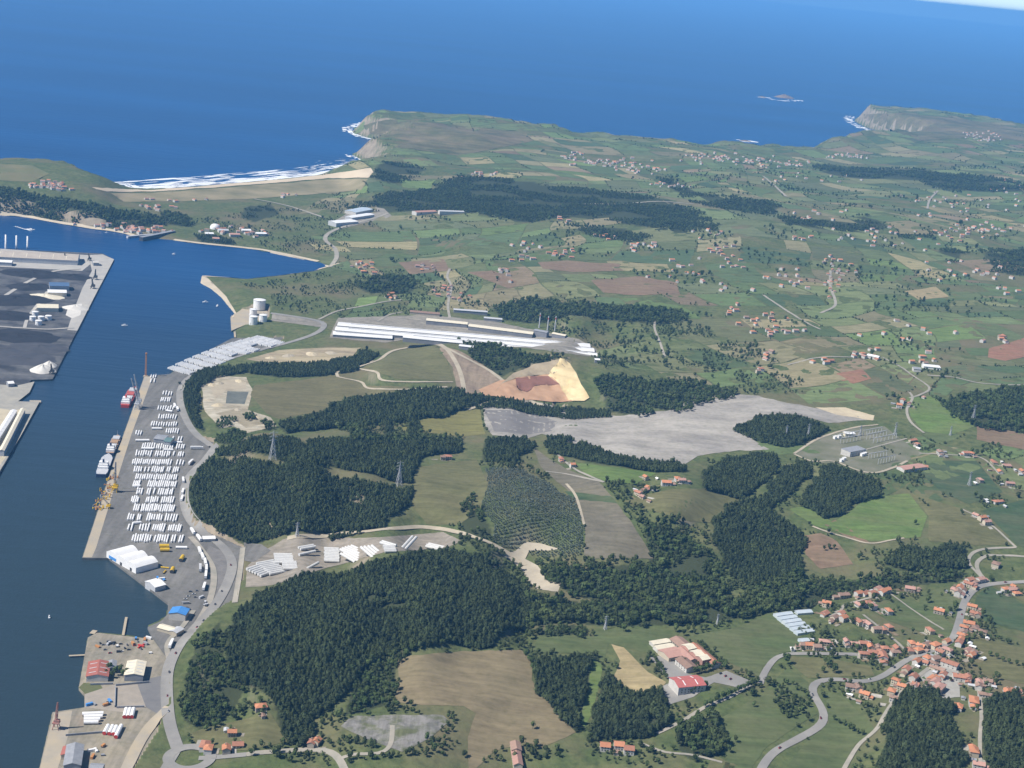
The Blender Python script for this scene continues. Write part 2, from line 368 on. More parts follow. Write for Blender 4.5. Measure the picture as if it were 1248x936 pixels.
fo('mixed', 5.72, 0.59, '940 830,962 822,985 842,990 860,960 872,945 855')
fo('pine', 3.70, 0.76, '1078 682,1095 666,1110 663,1132 670,1150 660,1178 665,1180 688,1150 692,1100 690')
fo('mixed', 5.72, 0.67, '925 718,1000 706,1100 697,1180 693,1168 704,1100 711,1050 716,1005 726,985 738,930 742')
fo('mixed', 5.28, 0.67, '560 620,575 600,590 622,600 645,590 655,565 650')
fo('mixed', 5.28, 0.59, '262 511,275 505,290 507,282 515,266 518')
fo('mixed', 5.28, 0.63, '296 502,308 500,312 508,300 510')
fo('mixed', 5.28, 0.63, '318 512,330 510,338 518,322 521')
fo('mixed', 5.28, 0.59, '262 528,285 520,300 524,296 534,268 536')
fo('far', 7, .7, '455 206,470 196,500 197,520 205,500 216,475 222,458 216')
fo('euca', 4.6, .36, '592 566,640 570,700 602,712 640,706 676,650 672,602 655,590 622')
fo('mixed', 5.28, 0.63, '700 755,715 762,712 774,668 772,650 765')
WOOD = []
for kind, sp, s, P in FOREST:
    q = np.array(P); w = drop(q[:, 0], q[:, 1], 7.0)[:, :2]; WOOD.append(w)
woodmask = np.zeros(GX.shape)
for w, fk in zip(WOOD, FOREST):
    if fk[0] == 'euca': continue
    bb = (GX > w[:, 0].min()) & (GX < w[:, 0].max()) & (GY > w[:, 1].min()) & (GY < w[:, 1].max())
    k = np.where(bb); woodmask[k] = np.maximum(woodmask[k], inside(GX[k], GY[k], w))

def grid_terrain():
    v = np.stack([GX, GY, HM], -1).reshape(-1, 3).astype(np.float32)
    i, j = np.meshgrid(np.arange(NI - 1), np.arange(NJ - 1), indexing='ij'); a = (i * NJ + j)
    keep = (np.maximum.reduce([HM[:-1, :-1], HM[1:, :-1], HM[:-1, 1:], HM[1:, 1:]]) > -4.0)
    q = np.stack([a, a + 1, a + NJ + 1, a + NJ], -1)[keep]
    m = bpy.data.meshes.new('terrain'); m.vertices.add(len(v)); m.vertices.foreach_set('co', v.ravel())
    m.loops.add(q.size); m.loops.foreach_set('vertex_index', q.ravel().astype(np.int32))
    m.polygons.add(len(q)); m.polygons.foreach_set('loop_start', np.arange(0, q.size, 4, dtype=np.int32))
    m.polygons.foreach_set('use_smooth', np.ones(len(q), bool))
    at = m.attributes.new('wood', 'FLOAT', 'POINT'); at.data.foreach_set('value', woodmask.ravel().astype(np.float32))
    m.update(calc_edges=True); return m
tm = bpy.data.materials.new('rough land'); tm.use_nodes = True
def _terrain_mat():
    N = tm.node_tree.nodes; Lk = tm.node_tree.links.new; b = N['Principled BSDF']
    b.inputs['Roughness'].default_value = .95; b.inputs['Specular IOR Level'].default_value = .1
    geo = N.new('ShaderNodeNewGeometry')
    def noise(sc, lo, hi, det=5):
        n = N.new('ShaderNodeTexNoise'); n.inputs['Scale'].default_value = sc; n.inputs['Detail'].default_value = det; n.inputs['Roughness'].default_value = .65; Lk(geo.outputs['Position'], n.inputs['Vector'])
        r = N.new('ShaderNodeMapRange'); r.inputs[1].default_value = lo; r.inputs[2].default_value = hi; Lk(n.outputs[0], r.inputs[0]); return r.outputs[0]
    def mix(f, a, c):
        x = N.new('ShaderNodeMix'); x.data_type = 'RGBA'; Lk(f, x.inputs[0])
        for s, q in ((x.inputs[6], a), (x.inputs[7], c)):
            if isinstance(q, tuple): s.default_value = (*q, 1)
            else: Lk(q, s)
        return x.outputs[2]
    c = mix(noise(.02, .35, .65), (.085, .115, .042), (.13, .14, .062))
    c = mix(noise(.09, .42, .68), c, (.058, .078, .032))
    c = mix(noise(.0045, .48, .66), c, (.15, .13, .075))
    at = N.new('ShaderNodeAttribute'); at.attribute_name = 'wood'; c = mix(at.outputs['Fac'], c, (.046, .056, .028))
    sx = N.new('ShaderNodeSeparateXYZ'); Lk(geo.outputs['True Normal'], sx.inputs[0])
    r = N.new('ShaderNodeMapRange'); r.inputs[1].default_value = .90; r.inputs[2].default_value = .74; Lk(sx.outputs[2], r.inputs[0])
    rock = mix(noise(.03, .35, .65), (.20, .165, .12), (.30, .255, .19)); c = mix(r.outputs[0], c, rock)
    Lk(c, b.inputs['Base Color'])
    bn = N.new('ShaderNodeTexNoise'); bn.inputs['Scale'].default_value = .15; bn.inputs['Detail'].default_value = 5; Lk(geo.outputs['Position'], bn.inputs['Vector'])
    bp = N.new('ShaderNodeBump'); bp.inputs['Strength'].default_value = .6; bp.inputs['Distance'].default_value = 2.0; Lk(bn.outputs[0], bp.inputs['Height']); Lk(bp.outputs[0], b.inputs['Normal'])
_terrain_mat()
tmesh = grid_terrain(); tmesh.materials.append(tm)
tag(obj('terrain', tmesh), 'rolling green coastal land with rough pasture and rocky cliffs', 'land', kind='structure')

wm = bpy.data.materials.new('sea water'); wm.use_nodes = True
def _water():
    N = wm.node_tree.nodes; Lk = wm.node_tree.links.new; b = N['Principled BSDF']
    b.inputs['Roughness'].default_value = .3; b.inputs['IOR'].default_value = 1.33; b.inputs['Specular IOR Level'].default_value = .22
    geo = N.new('ShaderNodeNewGeometry')
    n = N.new('ShaderNodeTexNoise'); mpc = N.new('ShaderNodeMapping'); mpc.inputs['Scale'].default_value = (.00035, .0016, .001); mpc.inputs['Rotation'].default_value = (0, 0, R(9)); Lk(geo.outputs['Position'], mpc.inputs[0])
    n.inputs['Scale'].default_value = 1.0; n.inputs['Detail'].default_value = 6; Lk(mpc.outputs[0], n.inputs['Vector'])
    r = N.new('ShaderNodeMapRange'); r.inputs[1].default_value = .35; r.inputs[2].default_value = .65; Lk(n.outputs[0], r.inputs[0])
    x = N.new('ShaderNodeMix'); x.data_type = 'RGBA'; Lk(r.outputs[0], x.inputs[0]); x.inputs[6].default_value = (.001, .034, .125, 1); x.inputs[7].default_value = (.002, .054, .185, 1)
    sy = N.new('ShaderNodeSeparateXYZ'); Lk(geo.outputs['Position'], sy.inputs[0])      # silty estuary water gives way to clear sea
    es = N.new('ShaderNodeMapRange'); es.interpolation_type = 'SMOOTHSTEP'; es.inputs[1].default_value = 1700; es.inputs[2].default_value = 4300; Lk(sy.outputs[1], es.inputs[0])
    x2 = N.new('ShaderNodeMix'); x2.data_type = 'RGBA'; Lk(es.outputs[0], x2.inputs[0]); x2.inputs[6].default_value = (.024, .042, .054, 1); Lk(x.outputs[2], x2.inputs[7])
    Lk(x2.outputs[2], b.inputs['Base Color'])
    mp = N.new('ShaderNodeMapping'); mp.inputs['Scale'].default_value = (.006, .03, .02); mp.inputs['Rotation'].default_value = (0, 0, R(12)); Lk(geo.outputs['Position'], mp.inputs[0])
    w1 = N.new('ShaderNodeTexNoise'); w1.inputs['Scale'].default_value = 1.0; w1.inputs['Detail'].default_value = 6; w1.inputs['Roughness'].default_value = .6; Lk(mp.outputs[0], w1.inputs['Vector'])
    w2 = N.new('ShaderNodeTexNoise'); w2.inputs['Scale'].default_value = .25; w2.inputs['Detail'].default_value = 3; Lk(geo.outputs['Position'], w2.inputs['Vector'])
    b1 = N.new('ShaderNodeBump'); b1.inputs['Strength'].default_value = .5; b1.inputs['Distance'].default_value = 3.5; Lk(w1.outputs[0], b1.inputs['Height'])
    b2 = N.new('ShaderNodeBump'); b2.inputs['Strength'].default_value = .5; b2.inputs['Distance'].default_value = .5; Lk(w2.outputs[0], b2.inputs['Height']); Lk(b1.outputs[0], b2.inputs['Normal'])
    Lk(b2.outputs[0], b.inputs['Normal'])
_water()
SEAX, SEAY0, SEAY1 = 80000.0, -4000.0, 88000.0
tag(obj('sea', new_mesh('sea', [(-SEAX, SEAY0, 0), (SEAX, SEAY0, 0), (SEAX, SEAY1, 0), (-SEAX, SEAY1, 0)], [(0, 1, 2, 3)], wm)), 'deep blue sea and harbour inlet with faint swell', 'sea', kind='structure')
hz = bpy.data.materials.new('haze'); hz.use_nodes = True
for n in list(hz.node_tree.nodes):
    if n.type == 'BSDF_PRINCIPLED': hz.node_tree.nodes.remove(n)
pv = hz.node_tree.nodes.new('ShaderNodeVolumePrincipled'); pv.inputs['Color'].default_value = (.20, .54, 1.0, 1); pv.inputs['Density'].default_value = HAZE; pv.inputs['Anisotropy'].default_value = 0.0
hz.node_tree.links.new(pv.outputs[0], hz.node_tree.nodes['Material Output'].inputs['Volume'])
hb = MB().box(-SEAX - 500, SEAX + 500, SEAY0 - 500, SEAY1 + 500, -8.0, 830.0)
tag(hb.build('haze', hz), 'pale blue air haze thickening towards the horizon', 'haze', kind='stuff')

# ------------------------------------------------------------------ draped sheets: fields, yards, quarries, roads
def densify(P, step=6.0, wob=0.0, seed=0):
    out = []; n = len(P)
    for k in range(n):
        a = np.array(P[k]); b = np.array(P[(k + 1) % n]); L = np.hypot(*(b - a)); m = max(1, int(L / step))
        d = (b - a) / max(L, 1e-6); nn = np.array([-d[1], d[0]])
        for s in range(m):
            t = s / m; w = wob * (fbm(np.array(t * L / 14 + seed * 3.7), np.array(k * 5.1 + seed)) - .47) * 3 * (1 if 0 < s else .4)
            out.append(a + (b - a) * t + nn * float(w) * np.array([1, .5]))
    return np.array(out)

def poly_mesh(name, world_xy, m, off, stride=2):
    i, j = g_index(world_xy[:, 0], world_xy[:, 1])
    i = np.clip(i, 0, NI - 1); j = np.clip(j, 0, NJ - 1)
    P = np.column_stack([j, i])
    ii = np.arange(int(i.min()), int(i.max()) + 1, stride); jj = np.arange(int(j.min()), int(j.max()) + 1, stride)
    A, Bm = np.meshgrid(jj.astype(float), ii.astype(float))
    keep = inside(A, Bm, P); g = np.column_stack([A[keep], Bm[keep]])
    V = [Vector(q) for q in P] + [Vector(q) for q in g]
    n = len(P)
    vv, _, ff, *_ = delaunay_2d_cdt(V, [(k, (k + 1) % n) for k in range(n)], [], 1, 1e-5)
    vv = np.array([tuple(q) for q in vv])
    x, y = g_world(vv[:, 1], vv[:, 0]); z = hs(x, y) + off * np.maximum(1, y / 2200)
    ff = [f if ((vv[f[1]][0] - vv[f[0]][0]) * (vv[f[2]][1] - vv[f[0]][1]) - (vv[f[1]][1] - vv[f[0]][1]) * (vv[f[2]][0] - vv[f[0]][0])) > 0 else f[::-1] for f in ff]
    return new_mesh(name, np.column_stack([x, y, z]), ff, m, smooth=True)

_sid = [0]
EXCL = []
def sheet(name, s, m, label, layer=1, wob=1.2, cat='ground', stride=2, kind='structure'):
    _sid[0] += 1
    P = densify(pts(s) if isinstance(s, str) else s, 6, wob, _sid[0]); w = drop(P[:, 0], P[:, 1])[:, :2]
    EXCL.append(w)
    return tag(obj(name, poly_mesh(name, w, m, .18 + .12 * layer, stride)), label, cat, kind=kind)

def smooth_line(P, n=6):
    P = np.array(P, float); Q = np.vstack([2 * P[0] - P[1], P, 2 * P[-1] - P[-2]]); out = []
    for k in range(1, len(Q) - 2):
        for s in range(n):
            t = s / n; a, b, c, d = Q[k - 1], Q[k], Q[k + 1], Q[k + 2]
            out.append(.5 * ((2 * b) + (c - a) * t + (2 * a - 5 * b + 4 * c - d) * t * t + (3 * b - 3 * c + d - a) * t ** 3))
    out.append(P[-1]); return np.array(out)
ROADW = []
def strip_world(W2, width, off, name, m):
    d = np.gradient(W2, axis=0); d /= np.maximum(np.hypot(d[:, 0], d[:, 1])[:, None], 1e-6); nn = np.column_stack([-d[:, 1], d[:, 0]])
    rows = []
    for s in (-.5, 0, .5):
        q = W2 + nn * s * width; rows.append(np.column_stack([q, np.maximum(hs(q[:, 0], q[:, 1]), hs(W2[:, 0], W2[:, 1]) - 1.0) + off * np.maximum(1, q[:, 1] / 2200)]))
    V = np.concatenate(rows); n = len(W2); F = []
    for r in range(2):
        for k in range(n - 1): F.append((r * n + k, r * n + k + 1, (r + 1) * n + k + 1, (r + 1) * n + k))
    F = [f[::-1] for f in F]
    return new_mesh(name, V, F, m, smooth=True)
def road(s, width, m, label, name='road', layer=4, n=6):
    P = pts(s) if isinstance(s, str) else s
    L = smooth_line(P, n); w = drop(L[:, 0], L[:, 1])[:, :2]
    # resample evenly and smooth so hill silhouettes do not kink the strip
    seg = np.hypot(*np.diff(w, axis=0).T); cum = np.r_[0, np.cumsum(seg)]; k = max(6, int(cum[-1] / max(6, width)))
    tq = np.linspace(0, cum[-1], k); w = np.column_stack([np.interp(tq, cum, w[:, 0]), np.interp(tq, cum, w[:, 1])])
    for _ in range(2): w[1:-1] = .25 * w[:-2] + .5 * w[1:-1] + .25 * w[2:]
    ROADW.append((w, width))
    return tag(obj(name, strip_world(w, width, .2 + .12 * layer, name, m)), label, 'road', kind='structure')

def slab(name, w, z0, z1, m, label, cat='quay'):
    V = [Vector(q) for q in w]; n = len(w)
    vv, ee, ff, *_ = delaunay_2d_cdt(V, [(k, (k + 1) % n) for k in range(n)], [], 1, 1e-4)
    vv = np.array([tuple(q) for q in vv]); N = len(vv)
    F = []
    for f in ff:
        a, b, c = vv[f[0]], vv[f[1]], vv[f[2]]
        F.append(tuple(f) if (b[0] - a[0]) * (c[1] - a[1]) - (b[1] - a[1]) * (c[0] - a[0]) > 0 else tuple(f[::-1]))
    verts = [(*q, z1) for q in vv] + [(*q, z1) for q in w] + [(*q, z0) for q in w]
    for k in range(n): F.append((N + k, N + (k + 1) % n, N + n + (k + 1) % n, N + n + k))
    return tag(obj(name, new_mesh(name, verts, F, m)), label, cat, kind='structure')
slab('quay', EQW, -5, 3.2, ASPH, 'long asphalt cargo quay on the inlet with rows of white sections')
slab('quay', SQW, -5, 3.2, mat('south quay ground', (.29, .265, .22), (.23, .215, .18), scale=.03, c3=(.33, .29, .22), scale3=.02, streak=(.12, .012, .3, .75)), 'beige southern quay beside the bottom left shore')
slab('quay', WESTW, -5, 3.2, mat('coal stained ground', (.055, .056, .066), (.090, .090, .100), scale=.012, c3=(.15, .148, .15), scale3=.02, lo=.42, hi=.62, streak=(.004, .05, .2, .65)), 'coal stained western bulk terminal across the inlet')
slab('quay', TQW, -5, 3.2, CONC, 'small concrete quay beside the storage tanks')

def fmat(k, c, tan=0.0, st=0.0):
    c = np.array(c) * 1.12; c2 = tuple(c * .72); c3 = tuple(c * .6 + np.array((.16, .14, .08)) * .4)
    return mat('field ' + k, tuple(c), c2, scale=.035, c3=c3, scale3=.011, stretch=(1, 2.2, 1, st), lo=.36, hi=.66, streak=(.012, .16, st + .4, .80))
GRN, OLV, BRT, DGN, TAN, BRN, STR, PLO = (fmat('meadow green', (.090, .122, .046)), fmat('olive', (.135, .135, .06), st=.5), fmat('bright grass', (.12, .185, .05), st=1.), fmat('dark crop', (.055, .095, .042), st=.3),
    fmat('dry tan', (.215, .175, .105), st=.8), fmat('bare brown', (.22, .15, .10), st=.2), fmat('straw', (.36, .29, .16), st=1.2), fmat('ploughed grey', (.165, .15, .115), st=1.35))
REDS = fmat('red soil', (.31, .155, .10), st=.4)
FIELDS = [
 ('482 806,500 800,560 795,635 792,648 805,648 830,660 846,680 870,702 893,660 912,640 905,600 918,572 945,570 900,580 870,565 861,520 860,480 856,488 830', TAN, 'large dry tan hay field below the dark pine hill'),
 ('840 776,900 765,945 745,968 768,990 788,950 797,930 812,926 826,880 803,862 787', GRN, 'big green meadow behind the red roofed hall'),
 ('868 882,920 852,960 815,985 832,985 850,996 870,960 893,930 915,912 945,880 940,890 905', GRN, 'green meadow inside the bend of the main road'),
 ('1006 842,1030 852,1060 880,1066 890,1042 908,1022 945,950 945,985 902,1010 882', GRN, 'green field between the main road and the lower lane'),
 ('960 800,1000 802,1060 812,1066 824,1030 825,985 827,966 812', OLV, 'olive field in the crook above the road bend'),
 ('1058 742,1108 728,1168 765,1160 786,1120 770,1082 757', GRN, 'green meadow in the middle of the village'),
 ('1122 722,1160 715,1180 718,1170 740,1165 752,1120 736', GRN, 'small meadow above the village street'),
 ('1190 728,1205 713,1255 742,1255 772,1200 757,1186 742', DGN, 'dark green crop right of the village street'),
 ('1208 713,1255 712,1255 738', OLV, 'olive strip under the road at the right edge'),
 ('1190 778,1255 792,1255 836,1200 822,1180 802', OLV, 'olive pasture right of the village'),
 ('1010 640,1060 607,1108 602,1130 630,1122 655,1062 660,1032 652', BRT, 'bright green field left of the curving lane'),
 ('1112 603,1180 622,1236 665,1195 665,1132 660,1132 630', OLV, 'olive brown field crossing the middle of the slope'),
 ('1128 562,1190 562,1222 600,1182 615,1150 602,1124 580', DGN, 'dark green crop right of the red roofed shed'),
 ('1198 622,1255 608,1255 667,1240 666', DGN, 'dark green crop at the right edge'),
 ('975 655,1000 650,1020 660,1040 688,1000 694,982 676', BRN, 'small brown ploughed plot beside the pine wood'),
 ('962 621,990 616,1010 634,1042 655,990 640', BRT, 'bright green strip under the pine block'),
 ('1018 634,1060 662,1030 655,1005 640', BRN, 'narrow brown plot along the lane'),
 ('760 611,820 596,870 596,905 611,880 638,840 636,800 625,770 616', OLV, 'olive hay meadow below the farmstead'),
 ('700 564,760 571,800 577,775 590,740 588,712 577', BRT, 'bright green meadow above the farmstead'),
 ('700 607,750 614,772 640,796 681,712 681,713 640', PLO, 'grey brown clear felled plot with a pale track'),
 ('650 546,690 572,730 588,748 608,760 625,702 608,660 570', PLO, 'brown heath strip leading down to the felled plot'),
 ('506 570,580 560,594 590,586 620,560 640,520 640,502 618', OLV, 'olive pasture between pine wood and plantation'),
 ('530 506,585 499,592 530,560 532,520 528,485 524', fmat('yellow grass', (.19, .18, .06)), 'yellow green rough grass under the pine belt'),
 ('655 776,700 772,735 780,735 802,720 798,650 795', GRN, 'green meadow above the square pine block'),
 ('720 801,735 812,722 870,712 886,706 880,717 840', BRT, 'bright green strip between two pine blocks'),
 ('745 786,760 790,790 820,812 832,806 840,770 850,748 824,756 806', STR, 'straw coloured mown patch beside the red roofed hall'),
 ('724 766,832 768,816 783,795 798,765 790,742 785,735 808,722 792', GRN, 'green grass round the top of the straw patch'),
 ('446 448,480 429,533 421,545 440,553 465,482 462', OLV, 'grassy round top of the landfill mound'),
 ('310 470,420 457,440 470,500 472,480 478,420 487,400 500,340 511,325 505,305 482', fmat('rough olive', (.135, .125, .06), st=.1), 'rough olive grassland behind the sand lot'),
 ('1020 455,1050 450,1062 462,1040 468,1018 462', REDS, 'bare red soil field among green pastures'),
 ('1205 425,1255 410,1262 432,1225 440,1204 436', REDS, 'red soil field at the right edge'),
 ('1190 520,1262 530,1262 552,1190 536', BRN, 'tan brown field near the right edge'),
 ('1105 485,1135 483,1180 512,1190 520,1160 530,1125 526,1110 508', BRT, 'bright green field right of the winding lane'),
 ('655 320,690 318,755 322,760 330,700 332,662 328', BRN, 'tan brown field on the far plateau'),
 ('720 342,780 337,825 345,828 358,780 360,735 357', BRN, 'brown field above the dark wood'),
 ('485 320,540 316,552 330,500 335', BRN, 'brown field near the winding coast lane'),
 ('568 332,600 330,640 345,620 352', BRN, 'long brown field right of the coast lane'),
 ('1102 355,1140 350,1158 362,1120 366', STR, 'straw field on the right plateau'),
 ('870 920,900 935,880 945,860 940', OLV, 'olive strip at the bottom edge'),
 ('230 895,262 885,330 870,350 905,300 915,245 915', OLV, 'olive grass behind the roundabout'),
]
for k, (s, m, lb) in enumerate(FIELDS): sheet('field', s, m, lb, 1 + (k % 4) * .12, cat='field')

sheet('field', '688 599,746 606,752 614,700 609', DGN, 'thin dark green strip across the top of the felled plot', 2.2, cat='field')
SPOIL = mat('ash spoil', (.36, .335, .305), (.25, .235, .22), scale=.016, c3=(.42, .39, .345), scale3=.006, stretch=(1, 2.4, 1, .5), lo=.36, hi=.64, bump=1.5, bscale=.05, streak=(.005, .017, .3, .74))
sheet('spoil_heap', '588 495,620 487,660 491,700 504,760 507,830 499,842 482,880 480,930 484,1000 499,1050 504,1066 512,1010 516,970 506,930 508,895 520,920 538,938 548,890 551,850 556,830 568,790 563,740 556,700 541,660 529,640 536,600 531,590 513', SPOIL, 'wide grey spoil heap across the middle of the land', 1, wob=3.0, cat='spoil heap')
sheet('spoil_patch', '590 500,640 500,680 515,672 526,640 530,602 526', mat('dark spoil', (.16, .15, .145), (.20, .19, .18), scale=.03), 'darker grey corner of the spoil heap', 2)
sheet('sand_bank', '993 497,1030 497,1066 507,1064 513,1020 506', mat('pale sand', (.52, .45, .31), (.44, .37, .26), scale=.05), 'pale sand bank at the right tip of the spoil heap', 2)
sheet('sand_bank', '842 480,880 478,885 484,850 487', MATS['pale sand'], 'pale sand bank at the top edge of the spoil heap', 2)
sheet('gravel_yard', '415 886,430 873,480 872,540 872,548 880,525 900,490 917,470 910,440 898', mat('grey gravel', (.25, .24, .225), (.18, .175, .165), scale=.06, c3=(.13, .14, .075), scale3=.045, lo=.45, hi=.6, streak=(.2, .02, .1, .75)), 'abandoned grey gravel yard left of the tan field', 2)
sheet('storage_yard', '300 692,322 671,350 656,450 656,540 649,562 660,540 669,470 673,400 692,330 714,299 716', mat('yard gravel', (.32, .28, .23), (.25, .225, .19), scale=.04, streak=(.02, .12, .15, .75)), 'gravel storage yard in the valley between two pine hills', 1)
sheet('car_park', '297 662,318 664,330 672,308 686,298 684', ASPH, 'grey asphalt corner of the valley yard', 2)
SAND = mat('sand', (.50, .43, .32), (.42, .36, .27), scale=.02)
sheet('sand_lot', '244 466,262 458,300 460,308 475,302 500,330 509,337 520,300 528,285 520,270 522,250 502', mat('sand lot ground', (.44, .38, .28), (.30, .255, .18), scale=.035, c3=(.50, .46, .37), scale3=.02, streak=(.02, .12, .8, .72)), 'pale sand lot with a square pond behind the quay', 1)
sheet('sand_lot', '256 468,280 463,300 466,300 474,276 475,270 482,262 486', mat('damp sand', (.34, .29, .215), (.40, .35, .26), scale=.06), 'damper sand in the upper part of the sand lot', 1.6)
sheet('sand_lot', '262 505,290 498,312 505,325 516,300 522,284 512', mat('dark dirt', (.23, .20, .14), (.32, .28, .2), scale=.05), 'dark dirt in the lower part of the sand lot', 1.6)
sheet('pond', '277 477,303 478,298 493,275 492', mat('pond lining', (.10, .11, .10), (.15, .16, .14), scale=.05), 'square grey green settling pond in the sand lot', 2, wob=0)
sheet('sand_ground', '300 438,340 427,400 424,440 424,425 440,380 447,330 443', mat('sandy ground', (.38, .31, .215), (.28, .23, .16), scale=.03, c3=(.46, .39, .25), scale3=.015, streak=(.012, .1, .1, .7)), 'sandy disturbed ground below the long white halls', 1)
sheet('quarry_floor', '583 476,610 464,632 460,668 458,690 470,712 488,690 490,640 489,590 483', mat('orange earth', (.46, .29, .18), (.38, .23, .14), scale=.04), 'orange earth floor of the quarry', 8.0, wob=2.6, stride=1)
sheet('quarry_floor', '628 462,668 460,682 470,652 472,642 479,630 474', mat('red earth', (.24, .115, .085), (.20, .10, .075), scale=.05), 'dark red clay patch in the quarry', 12.0, wob=2.0, stride=1)
sheet('quarry_face', '602 480,625 456,650 445,682 439,690 450,672 458,630 461,610 470', mat('tan rock face', (.34, .28, .19), (.28, .23, .16), scale=.06), 'terraced tan rock face of the quarry', 10.0, wob=2.6, stride=1)
sheet('quarry_face', '682 438,695 444,702 456,708 470,718 486,712 490,692 489,682 470,668 459', mat('yellow rock face', (.60, .47, .25), (.48, .38, .21), scale=.05, c3=(.66, .54, .32), scale3=.03), 'bright yellow rock face of the quarry', 12.0, wob=2.6, stride=1)
sheet('dirt_ground', '532 420,560 428,600 452,612 464,590 476,570 484,556 470,552 448,540 432', mat('brown dirt', (.31, .245, .175), (.24, .185, .14), scale=.04, streak=(.1, .01, .5, .75)), 'brown dirt works left of the quarry', 1)
sheet('sand_track_yard', '612 678,628 672,640 662,662 664,682 669,668 672,645 672,640 682,655 690,668 704,684 712,680 722,655 718,640 706,634 694,625 686', mat('pale dirt', (.44, .39, .30), (.36, .32, .25), scale=.04), 'pale dirt clearing beyond the valley yard', 2)
sheet('beach', '112 229,180 232,250 227,330 220,400 213,452 205,455 210,449 217,400 217.5,330 223.5,250 229.5,180 234,130 234', mat('beach sand', (.56, .47, .34), (.50, .41, .29), scale=.01), 'long pale sand beach with surf', 2, stride=1)
sheet('dune', '135 236,180 235.5,250 231,330 225,400 219,448 218.5,440 232,380 237,300 243,200 246,150 246', mat('dune grass', (.19, .17, .085), (.14, .135, .07), scale=.01, c3=(.30, .25, .15), scale3=.006), 'brown green dune grass behind the beach', 1, stride=1)
sheet('beach', '245 336,250 336,262 348,276 362,288 382,284 388,278 376,266 364,254 352,244 345', SAND, 'narrow sand spit beside the storage tanks', 2, stride=1, wob=.3)
sheet('beach', '-40 256,0 258,25 264,0 266,-40 266', SAND, 'small sand beach at the left edge', 2, stride=1, wob=.3)
HEATH = mat('coastal heath', (.125, .125, .06), (.075, .095, .04), scale=.007, c3=(.20, .165, .10), scale3=.005, streak=(.003, .02, .3, .7))
sheet('heath', '440 154,470 147,520 149,580 156,640 162,650 172,600 182,560 190,520 184,480 180,500 172,450 163', HEATH, 'brown heath on the near headland', 1, stride=1)
sheet('heath', '1046 140,1100 138,1180 146,1250 158,1250 172,1180 168,1120 172,1090 160,1060 150', HEATH, 'brown green heath on the far cape', 1, stride=1)
sheet('heath', '0 200,40 202,60 212,40 222,0 220', mat('clifftop grass', (.13, .14, .06), (.17, .15, .075), scale=.01), 'grassy top of the left headland', 1, stride=1)
sheet('substation_ground', '966 553,1000 532,1040 522,1078 520,1110 545,1125 553,1085 572,1050 578,1025 565,1000 565,975 558', mat('substation gravel', (.17, .165, .12), (.21, .20, .15), scale=.03, c3=(.12, .13, .075), scale3=.02), 'gravel and grass compound of the substation', 1)
sheet('plant_yard', '402 412,412 388,520 384,600 392,660 404,705 414,730 428,728 436,640 424,500 413,470 418', mat('plant ground', (.33, .30, .25), (.25, .23, .20), scale=.03, streak=(.008, .12, .08, .72)), 'pale industrial ground round the long white halls', 1)
sheet('plant_yard', '320 381,395 392,398 400,330 391', MATS['plant ground'], 'pale access apron right of the storage tanks', 1, wob=.3)
sheet('factory_yard', '792 802,812 798,838 822,860 826,885 818,920 832,905 840,870 832,845 850,815 860,806 838,818 832', ROADM, 'grey paved yard round the factory', 2, wob=.4)
sheet('farmyard', '1120 822,1148 812,1168 818,1170 850,1150 852,1130 842', mat('pale yard', (.36, .35, .32), (.30, .29, .26), scale=.08), 'pale paved yard in the middle of the village', 2, wob=.4)
sheet('plant_yard', '404 272,440 250,468 255,478 264,420 278', MATS['plant ground'], 'pale yard of the waterworks near the coast', 1, stride=1)

